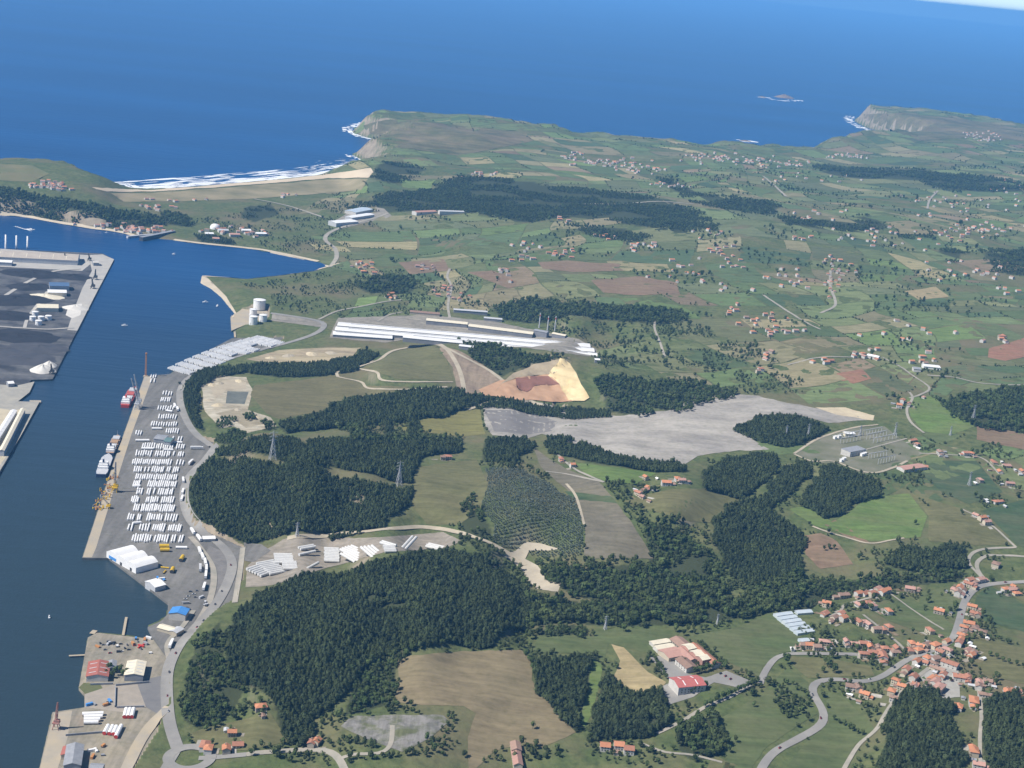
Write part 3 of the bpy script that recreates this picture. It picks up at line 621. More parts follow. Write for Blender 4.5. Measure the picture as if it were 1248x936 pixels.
mat('pale quay', (.42, .40, .36), (.34, .33, .31), scale=.03)
ROADS = [
 ('922 950,932 930,945 916,975 900,1000 885,1005 873,998 858,990 845,990 836,1000 830,1020 828,1050 832,1075 825,1100 808,1115 800,1140 792,1160 780,1169 757,1175 735,1188 718,1210 712,1262 709', 9.5, ROADM, 'grey main road winding through the village'),
 ('926 834,932 820,940 808,952 799,980 797,1040 798,1056 800', 8, ROADM, 'grey side road below the greenhouses'),
 ('1010 752,1025 745,1028 738,1046 733,1068 727,1085 722,1105 725', 4, LANE, 'narrow lane through the upper village houses'),
 ('1052 750,1075 768,1095 785,1108 798', 4, LANE, 'narrow lane down the middle of the village'),
 ('1085 724,1118 748,1150 768', 3, LANE, 'field lane behind the upper houses'),
 ('1206 712,1196 702,1190 690,1196 681,1212 677,1262 680', 6, LANE, 'pale lane looping up at the right edge'),
 ('1200 708,1186 694,1180 685,1186 674,1205 669,1238 668', 5, LANE, 'pale lane climbing right of the pine grove'),
 ('1238 668,1215 646,1195 632,1172 621', 4, LANE, 'pale straight lane down the right slope'),
 ('990 642,1005 648,1030 655,1060 663,1085 659,1102 656', 4, TRACK, 'pale track along the bottom of the green field'),
 ('1022 950,1045 910,1068 890,1078 872,1092 852,1110 832,1132 815', 5, LANE, 'narrow lane up to the village from the bottom edge'),
 ('1195 940,1194 900,1196 875,1194 850,1190 832', 4, LANE, 'lane between two pine woods at the lower right'),
 ('1120 553,1160 555,1195 558,1215 575', 4, LANE, 'lane past the orange roofed houses on the right'),
 ('968 553,1000 534,1040 522,1070 518', 5, TRACK, 'pale track along the upper side of the substation'),
 ('968 554,990 563,1014 562,1040 572,1062 577,1085 572,1106 562', 5, TRACK, 'pale track along the lower side of the substation'),
 ('1050 550,1075 543,1105 535', 4, LANE, 'service lane inside the substation'),
 ('1108 478,1112 486,1105 500,1110 515,1126 528', 5, LANE, 'winding lane right of the spoil heap'),
 ('1075 436,1095 446,1112 458,1130 470,1132 476,1120 482,1108 486', 5, LANE, 'lane joining the scattered farms on the right'),
 ('960 445,1000 436,1045 436', 5, LANE, 'straight lane between right hand pastures'),
 ('798 392,798 402,805 420,810 435', 5, LANE, 'short pale lane on the green plain'),
 ('216 912,206 880,203 830,210 802,233 772,260 742,277 712,283 685,266 662,243 648,228 628,224 602,231 581,250 561,262 545', 13, ROADM, 'wide port road along the foot of the pine hills'),
 ('262 545,243 534,228 514,219 488,224 467,250 449,300 432,340 421,372 412,392 402,390 392,330 382', 12, ROADM, 'port road curving behind the northern quay'),
 ('228 778,246 752,258 725,260 695,245 670,232 655', 8, LANE, 'pale inner quay road beside the truck line'),
 ('206 806,204 785,222 765,236 745', 6, LANE, 'short access road by the blue roofed building'),
 ('296 668,292 700,286 735', 7, LANE, 'pale road below the pine hill on its left'),
 ('350 657,420 651,480 645,520 643,560 650,600 664,622 676,640 690', 8, TRACK, 'pale dirt road above the storage yard'),
 ('430 449,460 440,478 428,505 423,530 420,546 428,560 452,566 478', 9, TRACK, 'pale haul road over the landfill mound'),
 ('412 460,412 453,440 447,455 440', 6, TRACK, 'pale haul road left of the mound'),
 ('412 460,440 466,450 474,500 475,545 472', 5, TRACK, 'pale track below the mound'),
 ('438 450,460 455,470 465,552 466', 5, TRACK, 'thin pale track across the mound'),
 ('535 420,560 433,596 452,612 464', 8, TRACK, 'haul road running down to the quarry'),
 ('570 500,600 490,640 488,660 496', 7, TRACK, 'pale road along the upper left of the spoil heap'),
 ('402 326,410 315,408 303,397 294,399 286,415 278,450 268,472 261', 12, LANE, 'coast road bending round the cove'),
 ('248 337,300 339,345 335,385 329,405 324,414 321', 12, SAND, 'pale causeway closing the cove'),
 ('330 308,370 317,402 325', 8, SAND, 'pale embankment on the far side of the cove'),
 ('310 243,345 250,372 258,395 266', 8, LANE, 'lane behind the dunes'),
 ('548 328,545 338,550 350,546 372,548 388', 6, LANE, 'lane running up from the long white halls'),
 ('388 390,410 380,440 374,470 368,490 366', 6, LANE, 'lane left of the long white halls'),
 ('460 392,475 384,490 381', 5, LANE, 'short lane above the long halls'),
 ('665 575,690 578,712 583,736 588', 5, LANE, 'pale lane above the plantation'),
 ('680 555,700 572,735 588', 4, LANE, 'farm lane down the heath strip'),
 ('690 590,702 606,712 640', 4, TRACK, 'thin pale track along the felled plot'),
 ('700 250,720 249,760 249,800 246,845 249', 9, LANE, 'pale road through the far woods'),
 ('930 215,945 228,958 240', 9, LANE, 'pale lane on the far plateau'),
 ('1130 255,1133 244,1143 233', 8, LANE, 'pale lane on the far right plateau'),
 ('1012 330,1012 350,1018 372,1000 382', 7, LANE, 'lane through the right hand hamlet'),
 ('300 920,345 916,380 914,404 917,416 930,424 950', 8, LANE, 'pale road leaving the roundabout'),
 ('242 925,262 924,300 920', 8, ROADM, 'road from the roundabout along the bottom'),
 ('414 926,428 920,455 920,470 917,477 905,478 885', 5, LANE, 'pale track into the gravel yard'),
 ('215 915,200 940,190 960', 10, ROADM, 'road down from the roundabout'),
 ('150 948,170 905,188 880,206 862', 12, CONC, 'beige track along the southern quay'),
 ('-10 372,14 356,34 344,62 332,98 328', 9, MATS['pale quay'], 'pale service road round the coal yard'),
 ('30 400,34 388,46 372,58 356', 7, MATS['pale quay'], 'pale service road between coal yard and cream sheds'),
 ('-10 398,20 400,58 402,90 400', 7, MATS['pale quay'], 'pale service road across the lower coal yard'),
 ('-20 262,0 262.5,30 264.5,60 270,100 277,150 284,163 288', 12, SAND, 'pale shore bank below the wooded left headland'),
 ('212 292.5,245 297,300 302.5,330 307,388 319', 12, SAND, 'pale shore bank on the far side of the cove'),
 ('800 895,830 880,860 862,890 850,915 835', 5, LANE, 'lane behind the pine grove near the factory'),
 ('778 905,810 918,840 920,880 930', 4, LANE, 'lane along the bottom by the orange roofed row'),
 ('1255 470,1200 468,1160 460,1130 458', 6, LANE, 'lane across right hand pastures'),
 ('930 360,960 380,985 395,1000 402', 6, LANE, 'lane through the middle right hamlet'),
]
for k, (s, w, m, lb) in enumerate(ROADS): road(s, w, m, lb, layer=3.6 + (k % 5) * .3)
rc = D((231, 925)); ang = np.linspace(0, 2 * math.pi, 40)
tag(obj('roundabout', strip_world(np.column_stack([rc[0] + 21 * np.cos(ang), rc[1] + 21 * np.sin(ang)]), 11, .95, 'roundabout', ROADM)), 'grey roundabout at the bottom of the port road', 'roundabout', kind='structure')
# quay aprons and working surfaces (flat, on the slabs)
def flat(name, s, m, z, label, cat='ground'):
    q = np.array(pts(s)); w = at_z(q[:, 0], q[:, 1], z)
    if ((w[:, 0] * np.roll(w[:, 1], -1)) - (np.roll(w[:, 0], -1) * w[:, 1])).sum() < 0: w = w[::-1]
    return tag(obj(name, new_mesh(name, [(*p, z) for p in w], [tuple(range(len(w)))], m)), label, cat, kind='structure')
flat('quay_apron', '176 459,186 459,160 530,144 580,117 668,112 679,101 679,140 560', CONC, 3.26, 'sandy concrete apron along the eastern quay edge')
flat('quay_apron', '66 869,88 866,82 900,66 950,45 950', CONC, 3.26, 'sandy apron of the southern quay edge')
flat('quay_apron', '96 838,104 846,104 862,118 864,126 840,122 834,102 832', mat('shore grass', (.10, .12, .05), (.13, .13, .06), scale=.1), 3.26, 'grassy corner of the southern quay')
flat('quay_apron', '103 846,140 834,182 832,178 862,150 868,103 862', mat('light gravel', (.34, .30, .25), (.28, .25, .21), scale=.08), 3.28, 'light gravel lot on the southern quay')
flat('quay_apron', '139 316,125 310,108 311,112 330,100 352,90 378,82 402,94 403,117 358', mat('pale quay', (.42, .40, .36), (.34, .33, .31), scale=.03), 3.26, 'pale concrete edge of the western terminal')
flat('quay_apron', '0 303,108 311,110 322,100 330,60 328,0 325', mat('pale quay', (1, 1, 1)), 3.27, 'pale ground round the long terminal warehouse')
flat('quay_apron', '-10 468,20 470,42 465,36 478,22 489,48 490,26 530,-10 590', mat('pier concrete', (.36, .34, .29), (.28, .27, .24), scale=.05), 3.26, 'grey concrete southern pier of the western terminal')
flat('quay_apron', '-10 496,14 500,32 498,8 556,-10 580', mat('cream pier top', (.50, .44, .32), (.42, .37, .27), scale=.05), 3.30, 'cream working surface on the western pier')
flat('sand_pile_ground', '84 372,100 370,98 384,88 388,80 384', mat('white minerals', (.62, .60, .55), (.52, .50, .46), scale=.1), 3.32, 'white mineral residue on the terminal quay')
flat('rail_yard', '255 665,290 680,284 712,262 745,240 768,236 762,256 735,264 700,252 672', mat('rail ballast', (.20, .19, .18), (.15, .145, .14), scale=.1), 3.30, 'dark ballast strip between the port roads')
flat('dark_lot', '166 830,205 822,207 850,196 872,178 862', mat('dark lot', (.15, .15, .155), (.19, .185, .18), scale=.06), 3.30, 'dark asphalt junction of the southern port road')

# ------------------------------------------------------------------ farmland parcels
def parcels():
    tiles = []
    S = 620.0
    for a in range(-6, 12):
        for b in range(4, 26): tiles.append((a * S, b * S, S, S, 0))
    out = []
    st = [(t[0] - 1500, t[1] - 1500, t[2], t[3]) for t in tiles]
    while st:
        x, y, w, h = st.pop()
        lim = random.uniform(85, 215)
        if max(w, h) > lim:
            f = random.uniform(.36, .64)
            if w * random.uniform(.8, 1.25) > h: st += [(x, y, w * f, h), (x + w * f, y, w * (1 - f), h)]
            else: st += [(x, y, w, h * f), (x, y + h * f, w, h * (1 - f))]
        else: out.append((x, y, w, h))
    return np.array(out)
PQ = parcels()
def warp(x, y):
    c, s = math.cos(.28), math.sin(.28)
    X = x * c - y * s; Y = x * s + y * c
    dx = (fbm(X / 900, Y / 900, 3) - .44) * 900; dy = (fbm(X / 900 + 40, Y / 900 + 7, 3) - .44) * 900
    return X + dx + 2200, Y + dy
ctr = warp(PQ[:, 0] + PQ[:, 2] / 2, PQ[:, 1] + PQ[:, 3] / 2)
ok = (ctr[1] > 2250) & (ctr[1] < 13800) & (ctr[0] / ctr[1] > -.42) & (ctr[0] / ctr[1] < .5)
PQ = PQ[ok]; ctr = (ctr[0][ok], ctr[1][ok])
ci, cj = g_index(*ctr); ci = np.clip(ci.astype(int), 0, NI - 1); cj = np.clip(cj.astype(int), 0, NJ - 1)
ppx, ppy = to_px(ctr[0], ctr[1], hs(*ctr))
ok = (sd[ci, cj] > 45) & ~onq[ci, cj] & (ppx > 395 - (ppy - 300).clip(0, 200) * -.6) & ((ppy < 500) | (ppx > 930)) & (woodmask[ci, cj] < .5)
ok &= ~((ppx > 390) & (ppx < 740) & (ppy > 385))
for w in EXCL:
    bb = (ctr[0] > w[:, 0].min()) & (ctr[0] < w[:, 0].max()) & (ctr[1] > w[:, 1].min()) & (ctr[1] < w[:, 1].max())
    k = np.where(bb & ok)[0]
    if len(k): ok[k[inside(ctr[0][k], ctr[1][k], w)]] = False
ok &= rng.random(len(PQ)) < .90
PQ = PQ[ok]; HEDGE = []
PAL = np.array([0.22, .26, .2]) * .12 + np.array([1.12, 1.15, 1.06]) * np.array([(.085, .118, .042), (.10, .135, .048), (.115, .14, .055), (.075, .105, .04), (.13, .145, .06), (.06, .092, .038), (.15, .15, .07), (.20, .17, .10), (.235, .19, .115), (.20, .14, .095), (.12, .165, .05), (.28, .23, .13), (.105, .115, .055)])
PW = np.array([11, 12, 13, 9, 12, 8, 11, 8, 6, 4, 5, 3.5, 10]); PW = PW / PW.sum()
def farmland():
    G = 5; s = np.linspace(0, 1, G); A, Bq = np.meshgrid(s, s)
    V = []; F = []; C = []; base = 0
    faces = [(r * G + c, r * G + c + 1, (r + 1) * G + c + 1, (r + 1) * G + c) for r in range(G - 1) for c in range(G - 1)]
    for (x, y, w, h) in PQ:
        ins = 2.2
        px_ = x + ins + A.ravel() * (w - 2 * ins); py_ = y + ins + Bq.ravel() * (h - 2 * ins)
        X, Y = warp(px_, py_); Z = hs(X, Y) + .16 * np.maximum(1, Y / 2200)
        V.append(np.column_stack([X, Y, Z])); F += [tuple(base + k for k in f) for f in faces]; base += G * G
        col = PAL[rng.choice(len(PAL), p=PW)] * rng.uniform(.80, 1.22); C += [(*col, 1)] * len(faces)
        for e in range(2):
            if rng.random() < .33:
                n = int((w if e == 0 else h) / rng.uniform(3.5, 8)); t = rng.random(n)
                ex = x + t * w if e == 0 else np.full(n, x); ey = np.full(n, y) if e == 0 else y + t * h
                HEDGE.append(np.column_stack(warp(ex + rng.normal(0, 1.5, n), ey + rng.normal(0, 1.5, n))))
    m = new_mesh('farmland', np.concatenate(V), F, mat('farmland', (1, 1, 1), (.74, .77, .70), scale=.02, attr='tint', stretch=(1, 3, 1, .6), streak=(.01, .10, .9, .82)), smooth=True)
    a = m.attributes.new('tint', 'FLOAT_COLOR', 'FACE'); a.data.foreach_set('color', np.array(C, np.float32).ravel())
    return tag(obj('farmland', m), 'patchwork of small green and tan fields on the plateau', 'farmland', kind='structure')
farmland()
# ------------------------------------------------------------------ trees
def crown_mesh(name, kind, m, seed, n=95):
    r = random.Random(seed); V = []; F = []
    def quad(c, nrm, s):
        nrm = Vector(nrm).normalized(); a = nrm.orthogonal().normalized(); b = nrm.cross(a); t = r.uniform(0, 6.28)
        a, b = a * math.cos(t) + b * math.sin(t), b * math.cos(t) - a * math.sin(t); k = len(V); c = Vector(c)
        V.extend([tuple(c + a * s * r.uniform(.7, 1.1)), tuple(c + b * s * r.uniform(.6, 1.)), tuple(c - a * s * r.uniform(.7, 1.1)), tuple(c - b * s * r.uniform(.6, 1.))]); F.append((k, k + 1, k + 2, k + 3))
    if kind == 'pine':
        hh, rr = 11.0, 2.7
        for _ in range(n):
            t = r.random() ** .8; z = 3.2 + t * (hh - 3.2); rad = rr * (1 - t ** 2.4) ** .7 * (.75 + .5 * r.random()) + .15; a = r.uniform(0, 6.28)
            quad((rad * math.cos(a), rad * math.sin(a), z), (math.cos(a), math.sin(a), r.uniform(.1, 1.2)), r.uniform(.75, 1.35) * (1 - .4 * t))
        core = [(0, 3.2), (1.7, 4.0), (1.9, 6.5), (1.2, 9), (0, 10.4)]
    else:
        hh = 11.0; lobes = [(r.uniform(-1.7, 1.7), r.uniform(-1.7, 1.7), r.uniform(5.2, 8.8), r.uniform(1.7, 2.7)) for _ in range(6)]
        for _ in range(n + 15):
            x, y, z, q = r.choice(lobes); d = Vector((r.gauss(0, 1), r.gauss(0, 1), r.gauss(.25, 1))).normalized()
            quad((x + d.x * q, y + d.y * q, z + d.z * q), d + Vector((r.uniform(-.5, .5), r.uniform(-.5, .5), r.uniform(-.2, .6))), r.uniform(.7, 1.3))
        core = [(0, 3.4), (1.9, 4.6), (2.5, 6.8), (1.7, 8.9), (0, 10)]
    mb = MB(); mb.lathe(core, 7); k = len(V)
    V += [tuple(np.array(p) * (1, 1, 1) + np.array((r.uniform(-.3, .3), r.uniform(-.3, .3), r.uniform(-.2, .2)))) for p in mb.v]; F += [tuple(k + q for q in f) for f in mb.f]
    return new_mesh(name, V, F, m)
def trunk_mesh(kind):
    mb = MB(); hh = 9.5 if kind == 'pine' else 7
    mb.bar((0, 0, -1.5), (0, 0, hh * .5), .32, .2, 6).bar((0, 0, hh * .5), (.2, .1, hh), .2, .06, 5)
    for k in range(4):
        a = k * 1.7; z = hh * (.4 + .12 * k); mb.bar((0, 0, z), (1.5 * math.cos(a), 1.5 * math.sin(a), z + 1.1), .1, .04, 4)
    return mb.mesh('trunk', BARK)
CROWN = {'pine': [crown_mesh('crown', 'pine', PINE, s) for s in range(4)], 'leaf': [crown_mesh('crown', 'leaf', LEAF, 20 + s) for s in range(4)],
         'euca': [crown_mesh('crown', 'leaf', EUCA, 40 + s, 80) for s in range(2)], 'bush': [crown_mesh('crown', 'leaf', BUSH, 60 + s, 60) for s in range(3)]}
TRUNK = {'pine': trunk_mesh('pine'), 'leaf': trunk_mesh('leaf')}
CROWN['round'] = [crown_mesh('crown', 'leaf', PINE, 80 + s, 80) for s in range(3)]
KINDS = {'pine': CROWN['pine'] + CROWN['round'][:2], 'mixed': [CROWN['pine'][0], CROWN['leaf'][0], CROWN['leaf'][1], CROWN['leaf'][2], CROWN['round'][0], CROWN['leaf'][3]], 'euca': CROWN['euca'], 'far': CROWN['round'] + [CROWN['leaf'][0], CROWN['leaf'][1]], 'bush': CROWN['bush'] + [CROWN['leaf'][0]]}
PROTO = {}
def proto(me):
    if me.name not in PROTO: PROTO[me.name] = bpy.data.objects.new('crown_source', me)
    return PROTO[me.name]
def scatter(name, P, scale, meshes, label, cat):
    """one object whose points are planted with tree crowns by geometry nodes"""
    m = bpy.data.meshes.new(name); n = len(P)
    m.vertices.add(n); m.vertices.foreach_set('co', np.asarray(P, np.float32).ravel())
    a = m.attributes.new('sca', 'FLOAT_VECTOR', 'POINT'); w = scale * rng.uniform(.85, 1.15, n)
    a.data.foreach_set('vector', np.column_stack([w, w * rng.uniform(.9, 1.1, n), scale * rng.uniform(.78, 1.22, n)]).astype(np.float32).ravel())
    a = m.attributes.new('rot', 'FLOAT_VECTOR', 'POINT'); a.data.foreach_set('vector', np.column_stack([rng.normal(0, .04, n), rng.normal(0, .04, n), rng.uniform(0, 6.28, n)]).astype(np.float32).ravel())
    a = m.attributes.new('pick', 'INT', 'POINT'); a.data.foreach_set('value', rng.integers(0, len(meshes), n).astype(np.int32))
    o = obj(name, m); g = bpy.data.node_groups.new(name, 'GeometryNodeTree')
    g.interface.new_socket('Geometry', in_out='INPUT', socket_type='NodeSocketGeometry'); g.interface.new_socket('Geometry', in_out='OUTPUT', socket_type='NodeSocketGeometry')
    N = g.nodes; L = g.links.new; gi = N.new('NodeGroupInput'); go = N.new('NodeGroupOutput'); ip = N.new('GeometryNodeInstanceOnPoints'); jn = N.new('GeometryNodeJoinGeometry')
    for me in reversed(meshes):
        oi = N.new('GeometryNodeObjectInfo'); oi.inputs['Object'].default_value = proto(me); oi.inputs['As Instance'].default_value = True; L(oi.outputs['Geometry'], jn.inputs[0])
    def at(nm, ty):
        q = N.new('GeometryNodeInputNamedAttribute'); q.data_type = ty; q.inputs['Name'].default_value = nm; return q.outputs[0]
    mp = N.new('GeometryNodeMeshToPoints'); L(gi.outputs[0], mp.inputs[0]); L(mp.outputs[0], ip.inputs['Points']); L(jn.outputs[0], ip.inputs['Instance'])
    ip.inputs['Pick Instance'].default_value = True; L(at('pick', 'INT'), ip.inputs['Instance Index'])
    er = N.new('FunctionNodeEulerToRotation'); L(at('rot', 'FLOAT_VECTOR'), er.inputs[0]); L(er.outputs[0], ip.inputs['Rotation']); L(at('sca', 'FLOAT_VECTOR'), ip.inputs['Scale'])
    L(ip.outputs[0], go.inputs[0])
    md = o.modifiers.new('plant', 'NODES'); md.node_group = g
    return tag(o, label, cat, kind='stuff')
def off_roads(X, Y, extra=2.0):
    keep = np.ones(len(X), bool)
    for w, wd in ROADW:
        bb = (X > w[:, 0].min() - wd) & (X < w[:, 0].max() + wd) & (Y > w[:, 1].min() - wd) & (Y < w[:, 1].max() + wd)
        k = np.where(bb & keep)[0]
        if len(k): keep[k] = seg_dist(X[k], Y[k], w, False) > wd / 2 + extra
    return keep
def in_any(X, Y, polys):
    r = np.zeros(len(X), bool)
    for w in polys:
        k = np.where((X > w[:, 0].min()) & (X < w[:, 0].max()) & (Y > w[:, 1].min()) & (Y < w[:, 1].max()) & ~r)[0]
        if len(k): r[k] = inside(X[k], Y[k], w)
    return r
def jgrid(w, sp):
    x0, x1, y0, y1 = w[:, 0].min(), w[:, 0].max(), w[:, 1].min(), w[:, 1].max()
    A, Bq = np.meshgrid(np.arange(x0, x1, sp), np.arange(y0, y1, sp)); A = A.ravel() + rng.uniform(-.45, .45, A.size) * sp; Bq = Bq.ravel() + rng.uniform(-.45, .45, A.size) * sp
    return A, Bq
ntree = 0
WDESC = ['hill above the quay', 'hill behind the long quay', 'hill in the lower left', 'band under the felled plot', 'slope right of the felled plot']
for n, ((kind, sp, s, P), w) in enumerate(zip(FOREST, WOOD)):
    w2 = densify([tuple(q) for q in w], 18, 13.0 if kind != 'far' else 45.0, n)
    X, Y = jgrid(w2, sp * (1.0 if kind != 'euca' else 1))
    if kind == 'euca':
        x0, x1, y0, y1 = w2[:, 0].min() - 80, w2[:, 0].max() + 80, w2[:, 1].min() - 80, w2[:, 1].max() + 80; A, Bq = np.meshgrid(np.arange(x0, x1, 3.1), np.arange(y0, y1, 5.6)); ca, sa = math.cos(.5), math.sin(.5); mx, my = (x0 + x1) / 2, (y0 + y1) / 2
        A = A.ravel() - mx + rng.normal(0, .4, A.size); Bq = Bq.ravel() - my + rng.normal(0, .4, Bq.size); X, Y = mx + A * ca - Bq * sa, my + A * sa + Bq * ca
    k = inside(X, Y, w2)
    if kind == 'mixed': k &= fbm(X / 35 + n, Y / 35) > .335
    elif kind == 'far': k &= (fbm(X / 150 + n, Y / 90) > .405) & (rng.random(len(X)) > .1)
    elif kind == 'euca': k &= ~in_any(X, Y, EXCL)
    else: k &= (fbm(X / 26 + n, Y / 26) > .225) & (rng.random(len(X)) > .05)
    k &= off_roads(X, Y, 1.0) & (hs(X, Y) > 2.2)
    X, Y = X[k], Y[k]
    if not len(X): continue
    ntree += len(X)
    f = sp / 5.2 if sp > 6.9 else 1.0
    c = w.mean(0); qx, qy = to_px(c[0], c[1], float(hs(c[0], c[1])))
    where = 'left' if qx < 416 else 'middle' if qx < 832 else 'right'; dep = 'far' if qy < 300 else 'middle distance' if qy < 520 else 'near'
    sz = {'pine': 'dense dark pine wood', 'mixed': 'mixed green woodland', 'far': 'dark wood on the plateau', 'euca': 'pale young tree plantation'}[kind]
    scatter('woodland', np.column_stack([X, Y, hs(X, Y) - .3]), s * (.8 + .2 * f) * np.clip(rng.lognormal(0, .2 if kind == 'mixed' else .14, len(X)), .55, 1.6), KINDS[kind], f'{sz} on the {where}, {dep}', 'wood')
# hedges along the parcels
hp = np.concatenate(HEDGE); k = (hs(hp[:, 0], hp[:, 1]) > 3) & off_roads(hp[:, 0], hp[:, 1], 1.5); hp = hp[k]
scatter('hedgerow', np.column_stack([hp, hs(hp[:, 0], hp[:, 1]) - 1.6]), .34 * rng.lognormal(0, .38, len(hp)), KINDS['bush'], 'dark hedges and bushes lining the plateau fields', 'hedge')
# loose scrub on land that is neither field nor wood
def scrub(px_poly, sp, thr, sc, kinds, label, nscale=45):
    q = np.array(pts(px_poly)); w = drop(q[:, 0], q[:, 1])[:, :2]; X, Y = jgrid(w, sp); k = inside(X, Y, w) & (fbm(X / nscale, Y / nscale) > thr) & (rng.random(len(X)) < .75)
    k &= off_roads(X, Y, 2) & ~in_any(X, Y, EXCL) & ~in_any(X, Y, WOOD) & ~in_any(X, Y, QUAYS) & (hs(X, Y) > 2.5); X, Y = X[k], Y[k]
    scatter('scrub', np.column_stack([X, Y, hs(X, Y) - 1.2 * sc]), sc * rng.lognormal(0, .3, len(X)), KINDS[kinds], label, 'scrub')
scrub('215 800,275 760,400 860,560 790,660 760,730 770,730 920,640 930,400 935,230 910', 6, .44, .6, 'bush', 'green scrub and young trees below the dark pine hill')
scrub('500 600,600 560,700 560,800 600,860 640,900 720,700 730,560 680,540 640', 6.5, .42, .6, 'bush', 'green scrub round the plantation and felled plot')
scrub('700 760,1000 700,1240 690,1255 940,720 940', 7, .52, .55, 'bush', 'bushes and garden shrubs round the village')
scrub('860 560,1255 540,1255 700,900 720', 8, .53, .55, 'bush', 'bushes on the right hand slopes')
scrub('400 520,600 490,640 530,560 560,500 560', 7, .46, .6, 'bush', 'scrub under the middle pine belt')
scrub('290 345,420 330,560 330,660 380,560 385,400 395,330 390', 9, .50, .5, 'bush', 'scrub between the cove and the long halls')
scrub('220 270,420 240,430 320,330 305', 10, .50, .5, 'bush', 'scrub on the flat land behind the dunes')
scrub('640 380,900 400,1000 480,760 480,720 440', 9, .50, .65, 'bush', 'scattered bushes right of the long halls')
scrub('430 255,1250 190,1250 470,840 470,600 390,430 330', 22, .60, .8, 'mixed', 'scattered trees and copses over the far plateau', 110)
print('TREES', ntree, 'HEDGE', len(hp))
# ------------------------------------------------------------------ labels by place
ORD = ['closest', 'second closest', 'third closest', 'fourth closest', 'fifth closest', 'sixth closest', 'seventh closest', 'eighth closest', 'ninth closest', 'tenth closest']
def ordn(k): return ORD[k] if k < 10 else f'{k + 1}{"th" if 10 <= k % 100 <= 19 else {0: "st", 1: "nd", 2: "rd"}.get(k % 10, "th")} closest'
ORW = ['first', 'second', 'third', 'fourth', 'fifth', 'sixth', 'seventh', 'eighth', 'ninth', 'tenth', 'eleventh', 'twelfth', 'thirteenth', 'fourteenth', 'fifteenth', 'sixteenth', 'seventeenth', 'eighteenth', 'nineteenth', 'twentieth']
def ordw(k): return ORW[k] if k < 20 else f'{k + 1}{"th" if 10 <= k % 100 <= 19 else {0: "st", 1: "nd", 2: "rd"}.get(k % 10, "th")}'
LM = [((965, 757), 'the white greenhouses'), ((838, 832), 'the red roofed factory hall'), ((995, 845), 'the double bend of the main road'), ((1145, 832), 'the pale yard in the village'),
      ((1172, 745), 'the straight stretch of the village street'), ((1110, 803), 'the village crossroads'), ((1190, 690), 'the looping lane at the right edge'), ((1040, 548), 'the substation building'),
      ((1113, 571), 'the long red roofed shed'), ((800, 588), 'the farmstead below the spoil heap'), ((231, 925), 'the roundabout'), ((480, 895), 'the abandoned gravel yard'), ((755, 907), 'the orange roofed row at the bottom'),
      ((1070, 725), 'the upper village lane'), ((655, 475), 'the quarry'), ((620, 910), 'the long brown barn'), ((1105, 656), 'the bright green field'), ((1130, 450), 'the white works on the right plateau'),
      ((560, 405), 'the long white halls'), ((316, 374), 'the storage tanks'), ((1240, 668), 'the lane at the right edge')]
LMW = [(D(p)[:2], t) for p, t in LM]
def rank_label(items, fmt, cat, group):
    """items: (object, word) ; each is told apart by how close it is to the nearest landmark"""
    by = {}
    for o, word in items:
        d = [math.hypot(o.location.x - q[0], o.location.y - q[1]) for q, _ in LMW]; k = int(np.argmin(d)); by.setdefault(k, []).append((d[k], o, word))
    for k, L in by.items():
        for n, (d, o, word) in enumerate(sorted(L, key=lambda t: t[0])): tag(o, fmt.format(word=word, ord=ordn(n), lm=LMW[k][1]), cat, group)

# ------------------------------------------------------------------ buildings
_cache = {}
def bm_wall(L, W, h, g, m, hip):
    k = ('w', L, W, h, g, m.name, hip)
    if k not in _cache:
        mb = MB()
        if hip or g == 0: mb.box(-L / 2, L / 2, -W / 2, W / 2, -4, h)
        else: mb.extrude_x([(-W / 2, -4), (W / 2, -4), (W / 2, h), (0, h + g - .02), (-W / 2, h)], -L / 2, L / 2)
        _cache[k] = mb.mesh('wall', m)
    return _cache[k]
def bm_roof(L, W, h, g, m, hip, o=.7, th=.35):
    k = ('r', L, W, h, g, m.name, hip, o)
    if k not in _cache:
        mb = MB()
        if g == 0: mb.box(-L / 2 - .2, L / 2 + .2, -W / 2 - .2, W / 2 + .2, h, h + .5)
        elif hip:
            a, b, r = L / 2 + o, W / 2 + o, max(.1, (L - W) / 2); n = 0
            mb.v += [(-a, -b, h), (a, -b, h), (a, b, h), (-a, b, h), (-r, 0, h + g), (r, 0, h + g)]
            mb.f += [(0, 1, 5, 4), (1, 2, 5), (2, 3, 4, 5), (3, 0, 4), (3, 2, 1, 0)]
        else:
            s = g / (W / 2); b = W / 2 + o; e = h - o * s
            mb.extrude_x([(-b, e), (0, h + g), (b, e), (b, e + th), (0, h + g + th), (-b, e + th)], -L / 2 - o * .7, L / 2 + o * .7)
        _cache[k] = mb.mesh('roof', m)
    return _cache[k]
WINM = MB().box(-.6, .6, -.06, .06, -.75, .75).mesh('window', GLASS)
DOORM = MB().box(-.6, .6, -.06, .06, 0, 2.2).mesh('door', mat('wooden door', (.16, .09, .05), (.12, .07, .04), scale=1))
BIGDOOR = MB().box(-2.2, 2.2, -.08, .08, 0, 4.2).mesh('door', DARK)
CHIM = MB().box(-.45, .45, -.45, .45, 0, 1.8).box(-.55, .55, -.55, .55, 1.8, 2.0).mesh('chimney', WALLS[2])
RIDGE = MB().box(-.5, .5, -.3, .3, 0, .35).mesh('ridge_vent', LGREY)
